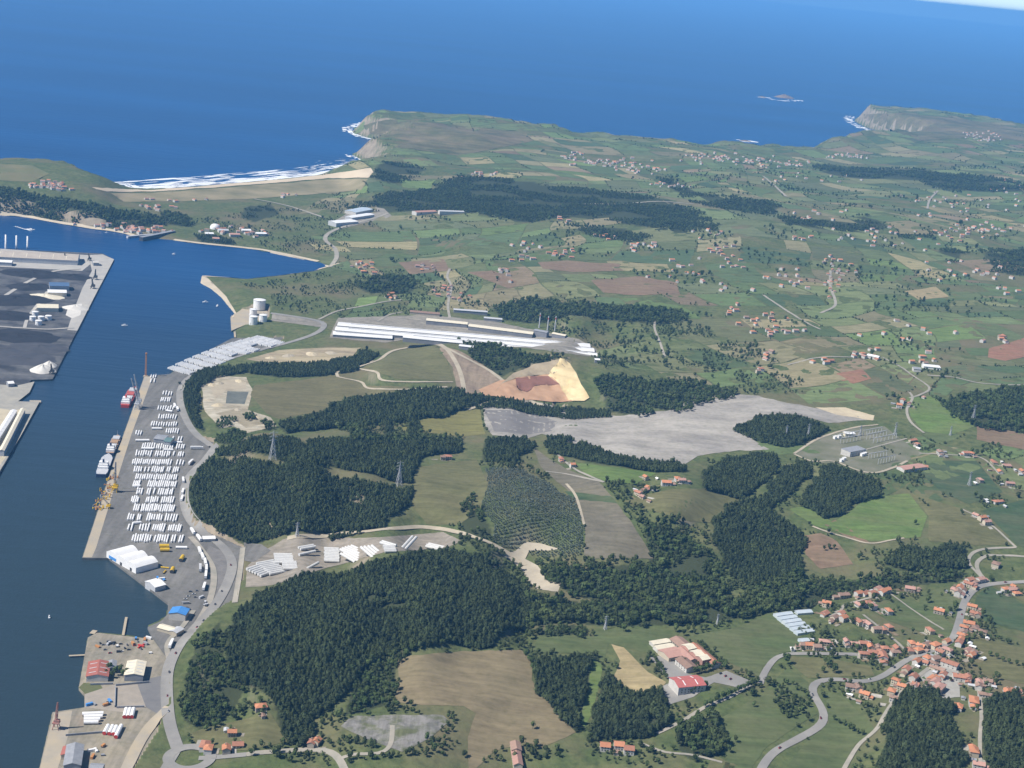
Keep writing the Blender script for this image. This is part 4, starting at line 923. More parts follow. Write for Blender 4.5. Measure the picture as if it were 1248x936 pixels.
def building(name, loc, rz, L, W, h, g, roof, wall, hip=False, windows=0, chimney=False, door=None, vent=False, skylights=0, skm=None, o=.7):
    L, W, h, g = round(L * 2) / 2, round(W * 2) / 2, round(h * 4) / 4, round(g * 4) / 4
    e = empty(name, loc, rz)
    obj('wall', bm_wall(L, W, h, g, wall, hip), e); r = obj('roof', bm_roof(L, W, h, g, roof, hip, o), e)
    if chimney: obj('chimney', CHIM, r, (L * .25, W * .12, h + g * .72))
    if vent: obj('ridge_vent', RIDGE, r, (0, 0, h + g + .3), 0, (L * .9, 2.2, 3))
    for k in range(windows):
        x = (k + .5) / windows * L * .86 - L * .43
        for s in (-1, 1):
            for z in ([1.6, 4.4] if h > 5.2 else [1.8]):
                obj('window', WINM, e, (x, s * (W / 2 + .03), z))
    if door: obj('door', DOORM if door == 'house' else BIGDOOR, e, (0.5 if windows % 2 == 0 else L * .2, -W / 2 - .05, 0))
    for k in range(skylights):
        x = (k + .5) / skylights * L * .9 - L * .45; s = g / (W / 2)
        for sg in (-1, 1):
            y = sg * W * .25; q = obj('skylight', SKY_PANEL(skm), r, (x, y, h + g - abs(y) * s + .42)); q.rotation_euler = (-sg * math.atan(s), 0, 0); q.scale = (1.2, W * .34, 1)
    return e
_sp = {}
def SKY_PANEL(m):
    m = m or LGREY
    if m.name not in _sp: _sp[m.name] = MB().box(-.5, .5, -.5, .5, -.05, .06).mesh('skylight', m)
    return _sp[m.name]
def hall(name, p1, p2, W, h, g, roof, wall, label, cat='hall', **kw):
    """a building whose ridge runs between two photo points"""
    a, b = drop([p1[0], p2[0]], [p1[1], p2[1]], h + g)
    d = b[:2] - a[:2]; L = float(np.hypot(*d)); rz = math.atan2(d[1], d[0])
    if math.cos(rz) < 0: rz += math.pi
    c = (a[:2] + b[:2]) / 2; z = float(hs(c[0], c[1])) + .3
    a, b = at_z(np.array([p1[0], p2[0]], float), np.array([p1[1], p2[1]], float), z + h + g); d = b - a; L = float(np.hypot(*d)); rz = math.atan2(d[1], d[0]); c = (a + b) / 2
    if math.cos(rz) < 0: rz += math.pi
    e = building(name, (c[0], c[1], z), rz, L, W, h, g, roof, wall, **kw)
    return tag(e, label, cat)

# long aluminium-plant halls
WROOF = mat('white roof sheet', (.74, .74, .73), (.64, .64, .63), rough=.55, scale=.03, stretch=(1, 1, 1, 0))
HW = mat('grey cladding', (.20, .205, .23), (.25, .255, .27), rough=.6, scale=.1)
hall('long_hall', (412, 393.5), (719, 420), 32, 5, 2, WROOF, HW, 'northernmost of the three very long white roofed plant halls', 'hall', vent=True)
hall('long_hall', (409, 399), (724, 425.5), 32, 5, 2, WROOF, HW, 'middle one of the three very long white roofed plant halls', 'hall', vent=True)
hall('long_hall', (406, 404.5), (478, 409.5), 30, 5, 2, WROOF, HW, 'short western front white roofed plant hall facing the sand ground', 'hall', vent=True)
hall('long_hall', (492, 408), (728, 431.5), 30, 5, 2, WROOF, HW, 'front one of the three very long white roofed plant halls', 'hall', vent=True)
hall('plant_shed', (560, 420), (577, 422), 14, 7, 1, WROOF, HW, 'small white shed in front of the long plant halls', 'shed')
hall('plant_shed', (725, 437), (731, 437.5), 12, 6, 1, WROOF, HW, 'tiny white shed at the right end of the long plant halls', 'shed')
hall('plant_shed', (572, 395), (650, 405), 24, 9, 2, CREAM, HW, 'long beige shed behind the long plant halls', 'shed')
hall('plant_shed', (520, 388), (570, 393), 22, 8, 2, CREAM, HW, 'shorter beige shed behind the long plant halls', 'shed')
hall('plant_shed', (500, 378), (536, 381), 18, 6, 2, TERRA[2], WALLS[1], 'brown roofed shed beyond the plant yard', 'shed')
hall('plant_shed', (553, 376), (594, 379), 14, 6, 1.5, LGREY, HW, 'grey roofed shed beyond the plant yard', 'shed')
hall('plant_shed', (590, 386), (612, 388), 14, 6, 1.5, LGREY, HW, 'pale grey shed beside the trees beyond the plant yard', 'shed')
hall('plant_shed', (652, 401), (668, 404), 16, 12, 1.5, GREY, HW, 'tall dark grey process block behind the long halls', 'shed')
hall('plant_shed', (674, 405), (690, 408), 14, 8, 1.5, CREAM, HW, 'cream process block right of the dark grey one', 'shed')
for k, (x, y) in enumerate([(657, 396), (667, 400), (676, 400)]):
    p = D((x, y + 4)); mb = MB().lathe([(0, 0), (1.6, 0), (1.1, 34), (0, 34)], 10)
    e = empty('chimney_stack', p); mb.build('stack', LGREY, e); MB().lathe([(1.25, 27), (1.3, 27), (1.2, 30), (1.15, 30)], 10).build('stack_band', RED, e)
    tag(e, f'slim grey chimney behind the long plant halls, {["left", "middle", "right"][k]} one of three', 'chimney', 'plant chimneys')

# port buildings
def tri_vault():
    a, b = D((142, 672)), D((178, 692)); d = b[:2] - a[:2]; rz = math.atan2(d[1], d[0]); c = D((161, 686))
    e = empty('vaulted_warehouse', (c[0], c[1], 3.3), rz); L = 66; n = 3
    for k in range(n):
        x0 = -L / 2 + k * L / n; x1 = x0 + L / n; mb = MB(); prof = [(x0, -.3)] + [(x0 + (x1 - x0) * t, 8 + 4.2 * math.sin(math.pi * t)) for t in np.linspace(0, 1, 9)] + [(x1, -.3)]
        k0 = len(mb.v); N = len(prof); mb.v += [(p[0], -17, p[1]) for p in prof] + [(p[0], 17, p[1]) for p in prof]
        mb.f += [(q, (q + 1) % N, N + (q + 1) % N, N + q) for q in range(N)] + [tuple(reversed(range(N))), tuple(range(N, 2 * N))]
        v = mb.build('vault', WHITE, e); obj('door', BIGDOOR, v, ((x0 + x1) / 2, -17.1, 0))
    MB().box(-8, 8, -.1, .1, 1.0, 5.0).build('blue_door', BLUE, e, (-L / 2 + 14, -17.2, 0))
    tag(e, 'white triple vaulted warehouse at the southern corner of the quay', 'warehouse')
tri_vault()
hall('warehouse', (183, 710), (196, 706.5), 22, 6, 2.5, WHITE, LGREY, 'small white roofed warehouse below the triple vaulted one', 'warehouse')
hall('office_building', (216, 746.5), (221, 739), 20, 8, 2.2, BLUE, WALLS[0], 'white building with a bright blue roof beside the little bay', 'building', windows=5)
hall('shed', (195, 761), (213, 766), 11, 4, 1.6, CREAM, WALLS[1], 'long beige shed below the blue roofed building', 'shed')
hall('shed', (211, 769), (220, 764), 10, 4.5, 1.2, LGREY, WALLS[1], 'short grey shed below the blue roofed building', 'shed')
hall('hall', (121.5, 804), (118.5, 822), 23, 6, 2.5, mat('red sheet roof', (.36, .13, .10), (.30, .11, .09), scale=.2), WALLS[0], 'red roofed hall on the southern quay near the water', 'hall', skylights=3)
hall('hall', (167, 804), (163, 821), 20, 7, 2, CREAM, GREY, 'cream roofed hall on the southern quay beside the trees', 'hall', skylights=4)
hall('hall', (137, 804), (136, 813), 9, 6, 1.5, GREY, GREY, 'narrow grey hall between the red and the cream roofed halls', 'hall')
hall('shed', (92, 905), (88, 930), 16, 7, 2.5, GREY, GREY, 'long grey shed at the bottom left edge', 'shed')
hall('shed', (85, 908), (82, 918), 12, 5, 2, MATS['red sheet roof'], WALLS[1], 'rusty red roofed shed at the bottom left edge', 'shed')
hall('shed', (110, 932), (126, 933), 12, 6, 2, GREY, DARK, 'dark shed right of the long grey one at the bottom', 'shed')
hall('workshop', (247, 654), (262, 653.5), 10, 4, 1.5, WHITE, WALLS[0], 'small white workshop inside the road loop', 'workshop')
hall('workshop', (190, 531), (203, 532.5), 22, 7, 1.5, GREY, GREY, 'grey hall among the rows of white sections', 'hall')
hall('workshop', (202, 534), (210, 535), 20, 8, 2, mat('teal sheet', (.10, .17, .18), (.12, .2, .2), scale=.2), GREY, 'teal roofed block beside the grey hall on the quay', 'hall')
# western terminal
hall('terminal_warehouse', (-30, 304), (96, 310.5), 74, 11, 7, mat('sandy sheet', (.44, .39, .33), (.36, .32, .28), scale=.06), LGREY, 'very long sandy roofed warehouse on the western terminal', 'warehouse', skylights=7, skm=CREAM)
hall('terminal_shed', (-14, 316), (15, 317.5), 26, 8, 2.5, WHITE, LGREY, 'white shed below the long terminal warehouse', 'shed')
hall('terminal_shed', (60, 344), (84, 344.5), 36, 10, 4, mat('slate blue sheet', (.07, .13, .24), (.09, .15, .26), scale=.1), LGREY, 'blue roofed shed on the western terminal', 'shed')
hall('terminal_shed', (58, 353), (81, 353.5), 28, 8, 3, WHITE, CREAM, 'cream shed directly below the blue roofed terminal shed', 'shed')
hall('terminal_shed', (45, 370.5), (71, 371), 34, 8, 4, CREAM, CREAM, 'second cream shed nearer the small tanks', 'shed')
hall('terminal_shed', (113, 318), (120, 318), 20, 7, 2.5, WALLS[0], GREY, 'grey white shed at the tip of the terminal', 'shed')
hall('terminal_shed', (9, 465), (16, 464.5), 14, 6, 2, WHITE, GREY, 'small white shed at the root of the western pier', 'shed')

hall('conveyor_gallery', (2, 548), (28, 497), 7, 9, 1.5, CREAM, LGREY, 'cream conveyor gallery along the western pier', 'gallery')
hall('conveyor_gallery', (-8, 538), (17, 499), 9, 6, 1.5, WHITE, LGREY, 'white ribbed gallery left of the cream one', 'gallery', skylights=9)
def heap(p, r, hgt, m, label, sx=1.0, rz=0, name='stockpile'):
    q = D(p); n = 26; V = []; F = []; rings = 7
    for a in range(rings + 1):
        t = a / rings
        for k in range(n):
            u = 2 * math.pi * k / n; w = 1 + .22 * (float(fbm(np.array(3 * math.cos(u) + p[0]), np.array(3 * math.sin(u) + p[1]))) - .47) * 2
            rr = r * (1 - t) * w; V.append((rr * math.cos(u) * sx, rr * math.sin(u), hgt * (t ** .85) * (1 + .12 * math.sin(5 * u + p[0])) - .3))
    for a in range(rings):
        for k in range(n): F.append((a * n + k, a * n + (k + 1) % n, (a + 1) * n + (k + 1) % n, (a + 1) * n + k))
    F.append(tuple(rings * n + k for k in range(n)))
    o = obj(name, new_mesh(name, V, F, m, True), None, (q[0], q[1], q[2] + .1), rz); return tag(o, label, 'heap')
COAL = mat('coal', (.022, .023, .028), (.035, .035, .042), scale=.05)
heap((40, 334), 48, 8, COAL, 'black coal heap below the long terminal warehouse', 1.6)
heap((88, 338), 35, 6, COAL, 'black coal heap between the blue shed and the quay edge', 1.3)
heap((20, 366), 56, 8, COAL, 'large black coal heap left of the cream shed', 1.5, .7)
heap((36, 350), 40, 7, COAL, 'black coal heap left of the blue roofed shed', 1.3, .5)
heap((10, 385), 43, 7, COAL, 'black coal heap at the left edge of the terminal', 1.5)
heap((22, 410), 51, 6, COAL, 'flat coal heap above the white stockpile', 1.8)
heap((48, 424), 37, 5, mat('grey coal', (.055, .057, .066), (.075, .075, .085), scale=.04), 'dull grey coal heap right of the terminal road', 1.5)
heap((14, 436), 54, 6, MATS['grey coal'], 'dull grey coal heap at the lower left of the terminal', 1.6)
heap((92, 376), 20, 8, MATS['white minerals'], 'white mineral heap on the terminal quay edge', 1.4)
heap((52, 452), 22, 12, MATS['white minerals'], 'white mineral heap at the lower corner of the terminal', 1.1)
heap((60, 446), 15, 9, MATS['white minerals'], 'small white mineral heap beside the corner crane', 1.0)
heap((55, 362), 26, 6, CREAM, 'beige mineral heap between the two cream sheds', 1.6)

for k, (x, y, r, h) in enumerate([(258, 470, 9, 4), (268, 468, 8, 4), (292, 465, 10, 4), (255, 488, 8, 3), (266, 494, 10, 4), (290, 500, 7, 3), (312, 509, 8, 3), (352, 434, 12, 5), (380, 432, 14, 5), (405, 431, 12, 4), (330, 437, 10, 4)]):
    heap((x, y), r, h, MATS['dirt track'] if k % 2 else MATS['pale sand'], (f'low sand mound in the sand lot, {["upper left", "upper middle", "upper right", "left", "lower left", "below the pond", "lower right"][k]}' if k < 7 else f'low sand mound below the long halls, {["second from left", "third from left", "rightmost", "leftmost"][k - 7]}'), 1.3, k, 'sand_mound')
def tank(p, r, h, label, m=WHITE):
    q = D(p); e = empty('storage_tank', (q[0], q[1], q[2] - .2))
    MB().lathe([(r, -2), (r, h)], 36).build('shell', m, e, smooth=True)
    MB().lathe([(r, h), (r * .6, h + r * .10), (0, h + r * .14)], 36).build('roof', m, e, smooth=True)
    MB().lathe([(r + .05, h * .98), (r + .45, h * .98), (r + .45, h * 1.01), (r + .05, h * 1.01)], 36).build('rim', LGREY, e)
    st = MB().bar((r + .5, 0, 0), ((r + .5) * .5, (r + .5) * .866, h), .5).build('stair', GREY, e, None, -2.2)
    tag(e, label, 'tank', 'storage tanks')
tank((316, 375.5), 13.5, 19, 'biggest white storage tank beside the cove')
tank((308.5, 395), 9, 17, 'white storage tank nearest the quay edge, front left of four')
tank((320.5, 391.5), 8.5, 14, 'white storage tank front right of four')
tank((308.5, 384), 8, 13, 'squat white storage tank half hidden behind the front left one')
for k, (x, y) in enumerate([(43, 383), (40, 389), (50, 389), (59, 388), (47, 394)]):
    tank((x, y + 2), 6.5, 9, f'small white silo on the western terminal, {ordw(k)} of five from the top' if k else 'small white silo on the western terminal, topmost of five')

# factory among the meadows
hall('factory_hall', (822, 829), (855, 826), 24, 8, 3.0, mat('bright red roof', (.45, .14, .125), (.38, .12, .11), scale=.3), WALLS[0], 'big hall with bright red roof and white walls', 'hall', windows=7, skylights=2, skm=WHITE)
hall('factory_wing', (824, 775), (836, 785), 17, 6, 2.6, TERRA[2], WALLS[2], 'dark brown roofed wing at the top of the factory', 'wing', windows=4)
hall('factory_wing', (845, 783), (874, 807), 11, 6, 2.2, TERRA[0], WALLS[0], 'long narrow terracotta wing along the meadow edge', 'wing', windows=8)
hall('factory_wing', (830, 788), (846, 803), 13, 5, 2.4, TERRA[3], WALLS[1], 'pink roofed middle wing of the factory', 'wing', windows=4)
for k, (x, y) in enumerate([(840, 786), (849.5, 793.5), (857, 799)]):
    hall('factory_block', (x - 4.5, y + 1), (x + 4.5, y - 1), 13, 9, 2.0, CREAM, TERRA[3], f'cream roofed block of the factory, {["upper", "middle", "lower"][k]} one of three', 'block', windows=2)
hall('factory_wing', (809, 795), (830, 791), 22, 5, 2.2, TERRA[3], WALLS[1], 'broad pink roofed hall left of the factory blocks', 'wing', windows=4)
hall('factory_wing', (830, 800), (844, 812), 15, 6, 2.2, TERRA[2], WALLS[0], 'brown roofed wing just above the red roofed hall', 'wing', windows=4)
hall('factory_shed', (794, 782.5), (815, 779), 9, 4, 1.2, CREAM, WALLS[0], 'upper of two cream roofed sheds left of the factory', 'shed')
hall('factory_shed', (799, 788.5), (820, 785), 10, 4, 1.2, CREAM, WALLS[0], 'lower of two cream roofed sheds left of the factory', 'shed')
hall('long_shed', (1098, 569), (1124, 565.5), 17, 6, 2.2, TERRA[3], WALLS[0], 'long red roofed white shed beside the substation', 'shed', windows=6)
hall('long_shed', (1122, 566), (1131, 567), 9, 5, 2, TERRA[0], WALLS[0], 'short red roofed annex at the right end of the long shed', 'annex')
hall('substation_building', (1031, 549), (1050, 545.5), 20, 9, 0, GREY, WALLS[0], 'grey flat roofed substation building', 'building', windows=4)
for k, (x, y, t) in enumerate([(1018, 531, 'upper left'), (1023, 530, 'second upper left'), (1026, 559, 'lower left'), (1029, 557, 'second lower left'), (1051, 552, 'right'), (1054, 551, 'far right')]):
    hall('transformer_house', (x - 1.2, y), (x + 1.2, y - .3), 5, 5, 1, WHITE, WHITE, f'tiny white transformer house, {t} one in the substation', 'transformer')
hall('substation_shed', (1029, 526.5), (1041, 527), 12, 5, 1.2, WHITE, CREAM, 'pale shed at the top of the substation', 'shed')
hall('barn', (628, 902), (630, 912), 10, 5, 2.2, TERRA[2], WALLS[1], 'short brown roofed barn at the top of the tan field corner', 'barn', windows=2)
hall('barn', (629, 913), (632, 930), 9, 5, 2.2, TERRA[3], WALLS[1], 'long pinkish roofed barn at the bottom of the tan field', 'barn', windows=5)
for k, (x, y, m) in enumerate([(738, 905, 1), (755, 904, 1), (767, 909, 0)]):
    hall('row_house', (x - 6, y - .5), (x + 6, y + .6), 10, 5.5, 2.2, TERRA[m], WALLS[0], f'orange roofed house of the row at the bottom, {["left", "middle", "right"][k]} one', 'house', windows=3)
hall('shed', (748, 914), (755, 915), 6, 3, 1, TERRA[2], WALLS[2], 'small dark shed in front of the orange roofed row', 'shed')
# greenhouses: separate glazed bays
GH = mat('greenhouse film', (.42, .49, .54), (.52, .57, .60), rough=.35, scale=.2, spec=.5)
for k in range(6):
    hall('greenhouse', (945 + k * 5.0, 748 + k * 4.2), (965 + k * 5.2, 745 + k * 4.2), 8.5, 2.6, 1.6, GH, GH, f'pale blue white greenhouse, {ordw(k)} from the top of the six', 'greenhouse', vent=False, o=.1)
hall('greenhouse', (970, 744.5), (989, 743), 10, 2.6, 1.6, GH, GH, 'pale greenhouse standing apart at the right of the six', 'greenhouse', o=.1)
hall('greenhouse', (975, 779), (986, 778), 9, 2.6, 1.4, GH, GH, 'small glasshouse below the greenhouses', 'greenhouse', o=.1)
# waterworks by the coast
hall('waterworks_hall', (427, 257), (448, 253), 40, 9, 2, mat('pale blue roof', (.42, .50, .58), (.36, .43, .5), scale=.05), WALLS[0], 'pale blue roofed hall of the works near the coast', 'hall')
hall('waterworks_hall', (405, 270), (432, 268), 36, 8, 1.5, WHITE, LGREY, 'white flat hall of the works near the coast', 'hall')
hall('waterworks_hall', (425, 264), (452, 260), 26, 8, 1.5, WHITE, LGREY, 'second white hall of the works near the coast', 'hall')
hall('waterworks_hall', (505, 257), (530, 256), 24, 7, 2.5, TERRA[3], WALLS[0], 'pink roofed hall under the far pine wood', 'hall')
hall('waterworks_hall', (535, 256), (565, 257), 18, 7, 2, LGREY, WALLS[0], 'grey roofed hall under the far pine wood', 'hall')
for k, (x, y, L, m, t) in enumerate([(255, 283, 10, 0, 'left'), (272, 279, 12, 1, 'middle'), (286, 284, 12, 2, 'lower right'), (300, 279, 11, 0, 'upper right'), (318, 283, 12, 0, 'far right'), (263, 289, 8, 2, 'lowest')]):
    hall('harbour_shed', (x - L / 2, y), (x + L / 2, y + .3), 22, 7, 2, [WHITE, LGREY, TERRA[3]][m], WALLS[0], f'harbour works shed behind the cove, {t} one', 'shed')
q = D((262, 279)); e = empty('dome_tank', q); MB().lathe([(14, -2), (14, 5), (12, 10), (7, 13.5), (0, 15)], 24).build('dome', WHITE, e, smooth=True); tag(e, 'white domed tank behind the cove', 'tank')
hall('pier_building', (172, 289), (212, 281), 12, 7, 0, GREY, DARK, 'long dark pier building at the harbour mouth', 'building')
hall('pier_building', (155, 288), (186, 285), 8, 3, 0, LGREY, LGREY, 'low pale pier at the harbour mouth', 'pier')
hall('white_works', (1113, 447), (1122, 448), 18, 6, 2, GREY, WALLS[0], 'grey shed of the white works on the right plateau', 'shed')
hall('white_works', (1125, 444), (1145, 446), 20, 6, 1.5, WHITE, WHITE, 'white shed of the works on the right plateau', 'shed')
hall('white_works', (1058, 431), (1072, 434), 16, 6, 2, WHITE, WALLS[0], 'white farm hall on the right plateau', 'hall')

# ------------------------------------------------------------------ houses
HP = []
def zoom(z, L): x0, y0, s = z; HP.extend([(x0 + a / s, y0 + b / s, f) for a, b, f in L])
def T(s): return [tuple(float(v) for v in (q.split() + ['1'])[:3]) for q in s.split(',')]
zoom((980, 690, 8.32), T('230 370,215 465,400 290 1.3,555 270,620 265,690 270,750 230,795 255,840 240 .9,1075 225 1.1,380 460 .9,310 520,400 520,560 375,650 370,700 395 .8,860 450,560 560,610 570,655 590 .8,735 635 1.1,860 610,800 640 .8,210 765 1.1,50 800,130 815,10 800,430 765 .8,525 775 1.1,600 785,670 815,755 810,820 830,610 885,690 875,790 905 1.7,930 870,940 830 .9,1095 780,1070 850,1160 845,1185 815 .9,1230 790'))
zoom((1098, 690, 8.32), T('725 405,735 470 .9,780 490 .8,690 575 1.2,750 605 1.2,640 615,830 665,640 655,620 700,610 740,590 775,390 445 1.3,295 650,465 745,350 800 1.1,270 790,205 820,700 135,750 145,810 130,690 175,735 185,600 215,640 235,540 235,575 265,620 275,1070 230,1120 235,1180 260,1150 200 .8,680 850,740 870,720 895 .8,470 850,400 870'))
zoom((1098, 790, 8.32), T('500 150 1.8,400 200,430 265 .9,330 290 1.3,350 340 1.2,390 395 1.5,610 285 1.7,680 300,800 330,790 380 .9,840 450,740 530 1.5,580 590 1.1,55 215,130 290,150 370 .8,270 95,350 100,240 125,160 130,330 135,1080 440,1165 435,1210 465,1240 500,10 380,880 335 .9'))
HP += [(1187, 915, 1.2), (1193, 931, 1.1), (1038, 837, 1.3), (1046, 838, 1.0), (1054, 845, .9), (1092, 829, .9), (1087, 842, 1), (1090, 850, .8), (1116, 836, .8), (1146, 551, 1.3), (1177, 552, 1.1), (1183, 551, 1), (1212, 562, 1.1), (1227, 566, 1.2), (1219, 573, 1.1), (1246, 574, 1), (1215, 610, 1.2), (1195, 585, .9), (1231, 589, 1.2), (1197, 631, 1), (1203, 636, 1), (1190, 626, .9), (1214, 687, 1.3),
       (778, 600, 1), (786, 596, 1.1), (791, 593, 1), (812, 588, 1.4), (826, 583, 1.1), (831, 585, .9), (783, 604, .8), (787, 581, .8), (684, 559, .9), (698, 566, .7), (546, 556, 1.1), (540, 557, .8), (318, 859, 1.2), (290, 905, 1.1), (283, 892, .9), (276, 912, .9), (250, 908, 1.2), (254, 912, 1), (380, 905, .8), (386, 903, .8), (1114, 535, 1), (1118, 541, .8), (1100, 488, 1), (1096, 494, 1), (1108, 492, .8), (1126, 483, .7)]
N_HAND = len(HP)
CLUST = [(930, 388, 28, 7, 11), (945, 405, 26, 4, 8), (895, 378, 10, 6, 5), (1050, 432, 22, 6, 8), (1128, 440, 16, 6, 5), (1014, 322, 9, 8, 8), (1012, 348, 9, 12, 9), (1028, 330, 18, 6, 7), (880, 302, 14, 8, 9), (892, 322, 14, 10, 8), (740, 288, 15, 3, 5), (688, 268, 8, 3, 4),
         (685, 308, 26, 6, 9), (640, 315, 14, 5, 5), (540, 355, 16, 6, 8), (560, 362, 12, 4, 5), (478, 362, 6, 3, 4), (440, 324, 14, 6, 10), (520, 325, 16, 4, 6), (935, 432, 6, 3, 4), (1000, 440, 12, 3, 4), (925, 452, 5, 2, 2), (985, 290, 18, 4, 6), (1225, 412, 10, 4, 4), (1170, 285, 24, 8, 12)]
LMC = ['the crossroads hamlet left of the straight lane', 'the lower row of the crossroads hamlet', 'the farms left of the crossroads hamlet', 'the farms above the red soil field', 'the white works on the right plateau', 'the upper part of the ridge village', 'the lower part of the ridge village', 'the right arm of the ridge village',
       'the upper part of the plateau village', 'the lower part of the plateau village', 'the red roofed row under the far wood', 'the lone farm beside the far wood', 'the long hamlet above the brown fields', 'the left end of the long hamlet', 'the hamlet behind the plant yard', 'the lane junction behind the plant yard', 'the farm left of the plant hamlet', 'the hamlet beside the cove causeway',
       'the farms by the coast lane', 'the red farm on the green plain', 'the farms along the right lane', 'the pair of barns above the spoil heap', 'the small far hamlet on the right', 'the farms near the right edge', 'the far right village']
HL = []
used = []
def nearest_dir(x, y):
    best = (1e9, 0.0)
    for w, wd in ROADW:
        if x < w[:, 0].min() - 90 or x > w[:, 0].max() + 90 or y < w[:, 1].min() - 90 or y > w[:, 1].max() + 90: continue
        d = np.hypot(w[:, 0] - x, w[:, 1] - y); k = int(d.argmin())
        if d[k] < best[0]:
            k2 = min(k + 1, len(w) - 1); k1 = max(k2 - 1, 0); v = w[k2] - w[k1]; best = (d[k], math.atan2(v[1], v[0]))
    return best
hpw = drop([h[0] for h in HP], [h[1] for h in HP], 5.0)
spots = [(hpw[k][0], hpw[k][1], HP[k][2], None) for k in range(len(HP))]
for ci_, (cx_, cy_, rx, ry, n) in enumerate(CLUST):
    c0 = 0; tries = 0
    while c0 < n and tries < 200:
        tries += 1
        x, y = cx_ + random.gauss(0, .55) * rx, cy_ + random.gauss(0, .55) * ry; p = D((x, y), 4)
        if p[2] < 2 or any(abs(p[0] - q[0]) + abs(p[1] - q[1]) < 24 for q in spots) or in_any(p[:1], p[1:2], QUAYS)[0]: continue
        spots.append((p[0], p[1], random.uniform(.85, 1.25), ci_)); c0 += 1
for (x, y, f, ci_) in spots:
    d, a = nearest_dir(x, y)
    rz = (a if d < 80 else .2) + random.choice([0, 0, math.pi / 2]) + random.uniform(-.12, .12)
    L, Wd = round(random.uniform(9.5, 12.5) * f), round(random.uniform(7, 8.5) * (f ** .7)); h = random.choice([3.5, 5.5, 5.5, 6]); g = random.choice([1.75, 2.0, 2.25])
    rk = random.choices([0, 1, 2, 3], [4, 4, 2, 2.5])[0]; wk = random.choices([0, 1, 2], [6, 3, 1])[0]; hip = random.random() < .3
    near = ci_ is None and y < 3000
    e = building('house', (x, y, float(hs(x, y)) + .3), rz, L, Wd, h, g, TERRA[rk], WALLS[wk], hip=hip, windows=3 if near else 0, chimney=near and not hip, door='house' if near else None)
    if near and random.random() < .45:
        l2, w2_ = round(L * random.uniform(.4, .6)), round(Wd * .8); sx = random.choice([-1, 1]); m2 = random.choice([TERRA[rk], TERRA[2]])
        obj('wing_wall', bm_wall(l2, w2_, 3, 1.25, WALLS[wk], False), e, (sx * (L / 2 + l2 / 2 - .4), random.uniform(-.8, .8), -.02)); obj('wing_roof', bm_roof(l2, w2_, 3, 1.25, m2, False), e, (sx * (L / 2 + l2 / 2 - .4), 0, -.02))
    HL.append((e, (rk, wk, hip, h), ci_))
def hword(w): return f'{WNAME[w[1]]} house with {TNAME[w[0]]} roof'
for (e, w, ci_) in HL:
    if ci_ is not None: LMW_ = None
rank_label([(e, hword(w)) for e, w, c in HL if c is None], '{word}, {ord} to {lm}', 'house', 'village houses')
for ci_ in range(len(CLUST)):
    L = sorted([(to_px(e.location.x, e.location.y, e.location.z)[0], e, w) for e, w, c in HL if c == ci_], key=lambda t: t[0])
    for n, (_, e, w) in enumerate(L): tag(e, f'{TNAME[w[0]]} roofed house, {ordw(n)} from left in {LMC[ci_]}', 'house', 'hamlet houses on the plateau')
# countless far houses as one mass
def far_houses():
    V = []; F = []; MI = []
    cl = [(735, 198, 34, 6, 40), (780, 205, 30, 6, 30), (700, 190, 20, 4, 14), (870, 192, 40, 5, 34), (915, 196, 30, 4, 30), (960, 200, 26, 4, 20), (1030, 190, 22, 3, 24), (1195, 166, 28, 5, 40), (820, 226, 20, 3, 12), (1190, 278, 40, 8, 26), (65, 226, 22, 5, 36), (165, 280, 34, 3.2, 40), (120, 274, 20, 1.5, 8), (190, 252, 16, 3, 10), (205, 243, 30, 2, 6), (347, 237, 8, 2, 6), (270, 281, 26, 4, 12), (310, 283, 16, 4, 10), (590, 212, 20, 3, 10), (1150, 250, 60, 14, 26), (1000, 262, 30, 8, 12), (1080, 290, 60, 12, 24), (1180, 330, 60, 14, 16), (960, 340, 40, 14, 14), (840, 330, 30, 12, 12), (770, 300, 20, 8, 10), (1110, 410, 60, 18, 12), (1220, 350, 20, 12, 6), (600, 335, 30, 10, 6), (880, 350, 30, 10, 6), (1230, 230, 20, 20, 14), (860, 285, 30, 6, 8), (640, 300, 30, 8, 8), (985, 215, 40, 8, 12)]
    for (cx_, cy_, rx, ry, n) in cl:
        xs = cx_ + rng.normal(0, .6, n) * rx; ys = cy_ + rng.normal(0, .6, n) * ry; P = drop(xs, ys, 3)
        for p in P:
            if p[2] < 1.2: continue
            L = random.uniform(9, 15); Wd = random.uniform(7, 10); h = random.uniform(3.5, 6.5); a = random.uniform(0, 3.14); c, s = math.cos(a), math.sin(a); k = len(V)
            for (x, y, z) in [(-L, -Wd, -3), (L, -Wd, -3), (L, Wd, -3), (-L, Wd, -3), (-L, -Wd, h), (L, -Wd, h), (L, Wd, h), (-L, Wd, h), (-L, 0, h + 2.4), (L, 0, h + 2.4)]:
                x *= .5; y *= .5; V.append((p[0] + x * c - y * s, p[1] + x * s + y * c, p[2] + z))
            F += [tuple(k + q for q in f) for f in ((0, 1, 5, 4), (2, 3, 7, 6), (1, 2, 6, 9, 5), (3, 0, 4, 8, 7), (4, 5, 9, 8), (6, 7, 8, 9))]
            r = random.choice([2, 3, 3, 4, 5, 5]); MI += [0, 0, 0, 0, r, r]
    m = new_mesh('distant_houses', V, F, [WALLS[0], WALLS[1], TERRA[0], TERRA[1], TERRA[2], TERRA[3]]); m.polygons.foreach_set('material_index', MI)
    tag(obj('distant_houses', m), 'many tiny pale houses with terracotta roofs dotted over the far land', 'houses', kind='stuff')
far_houses()
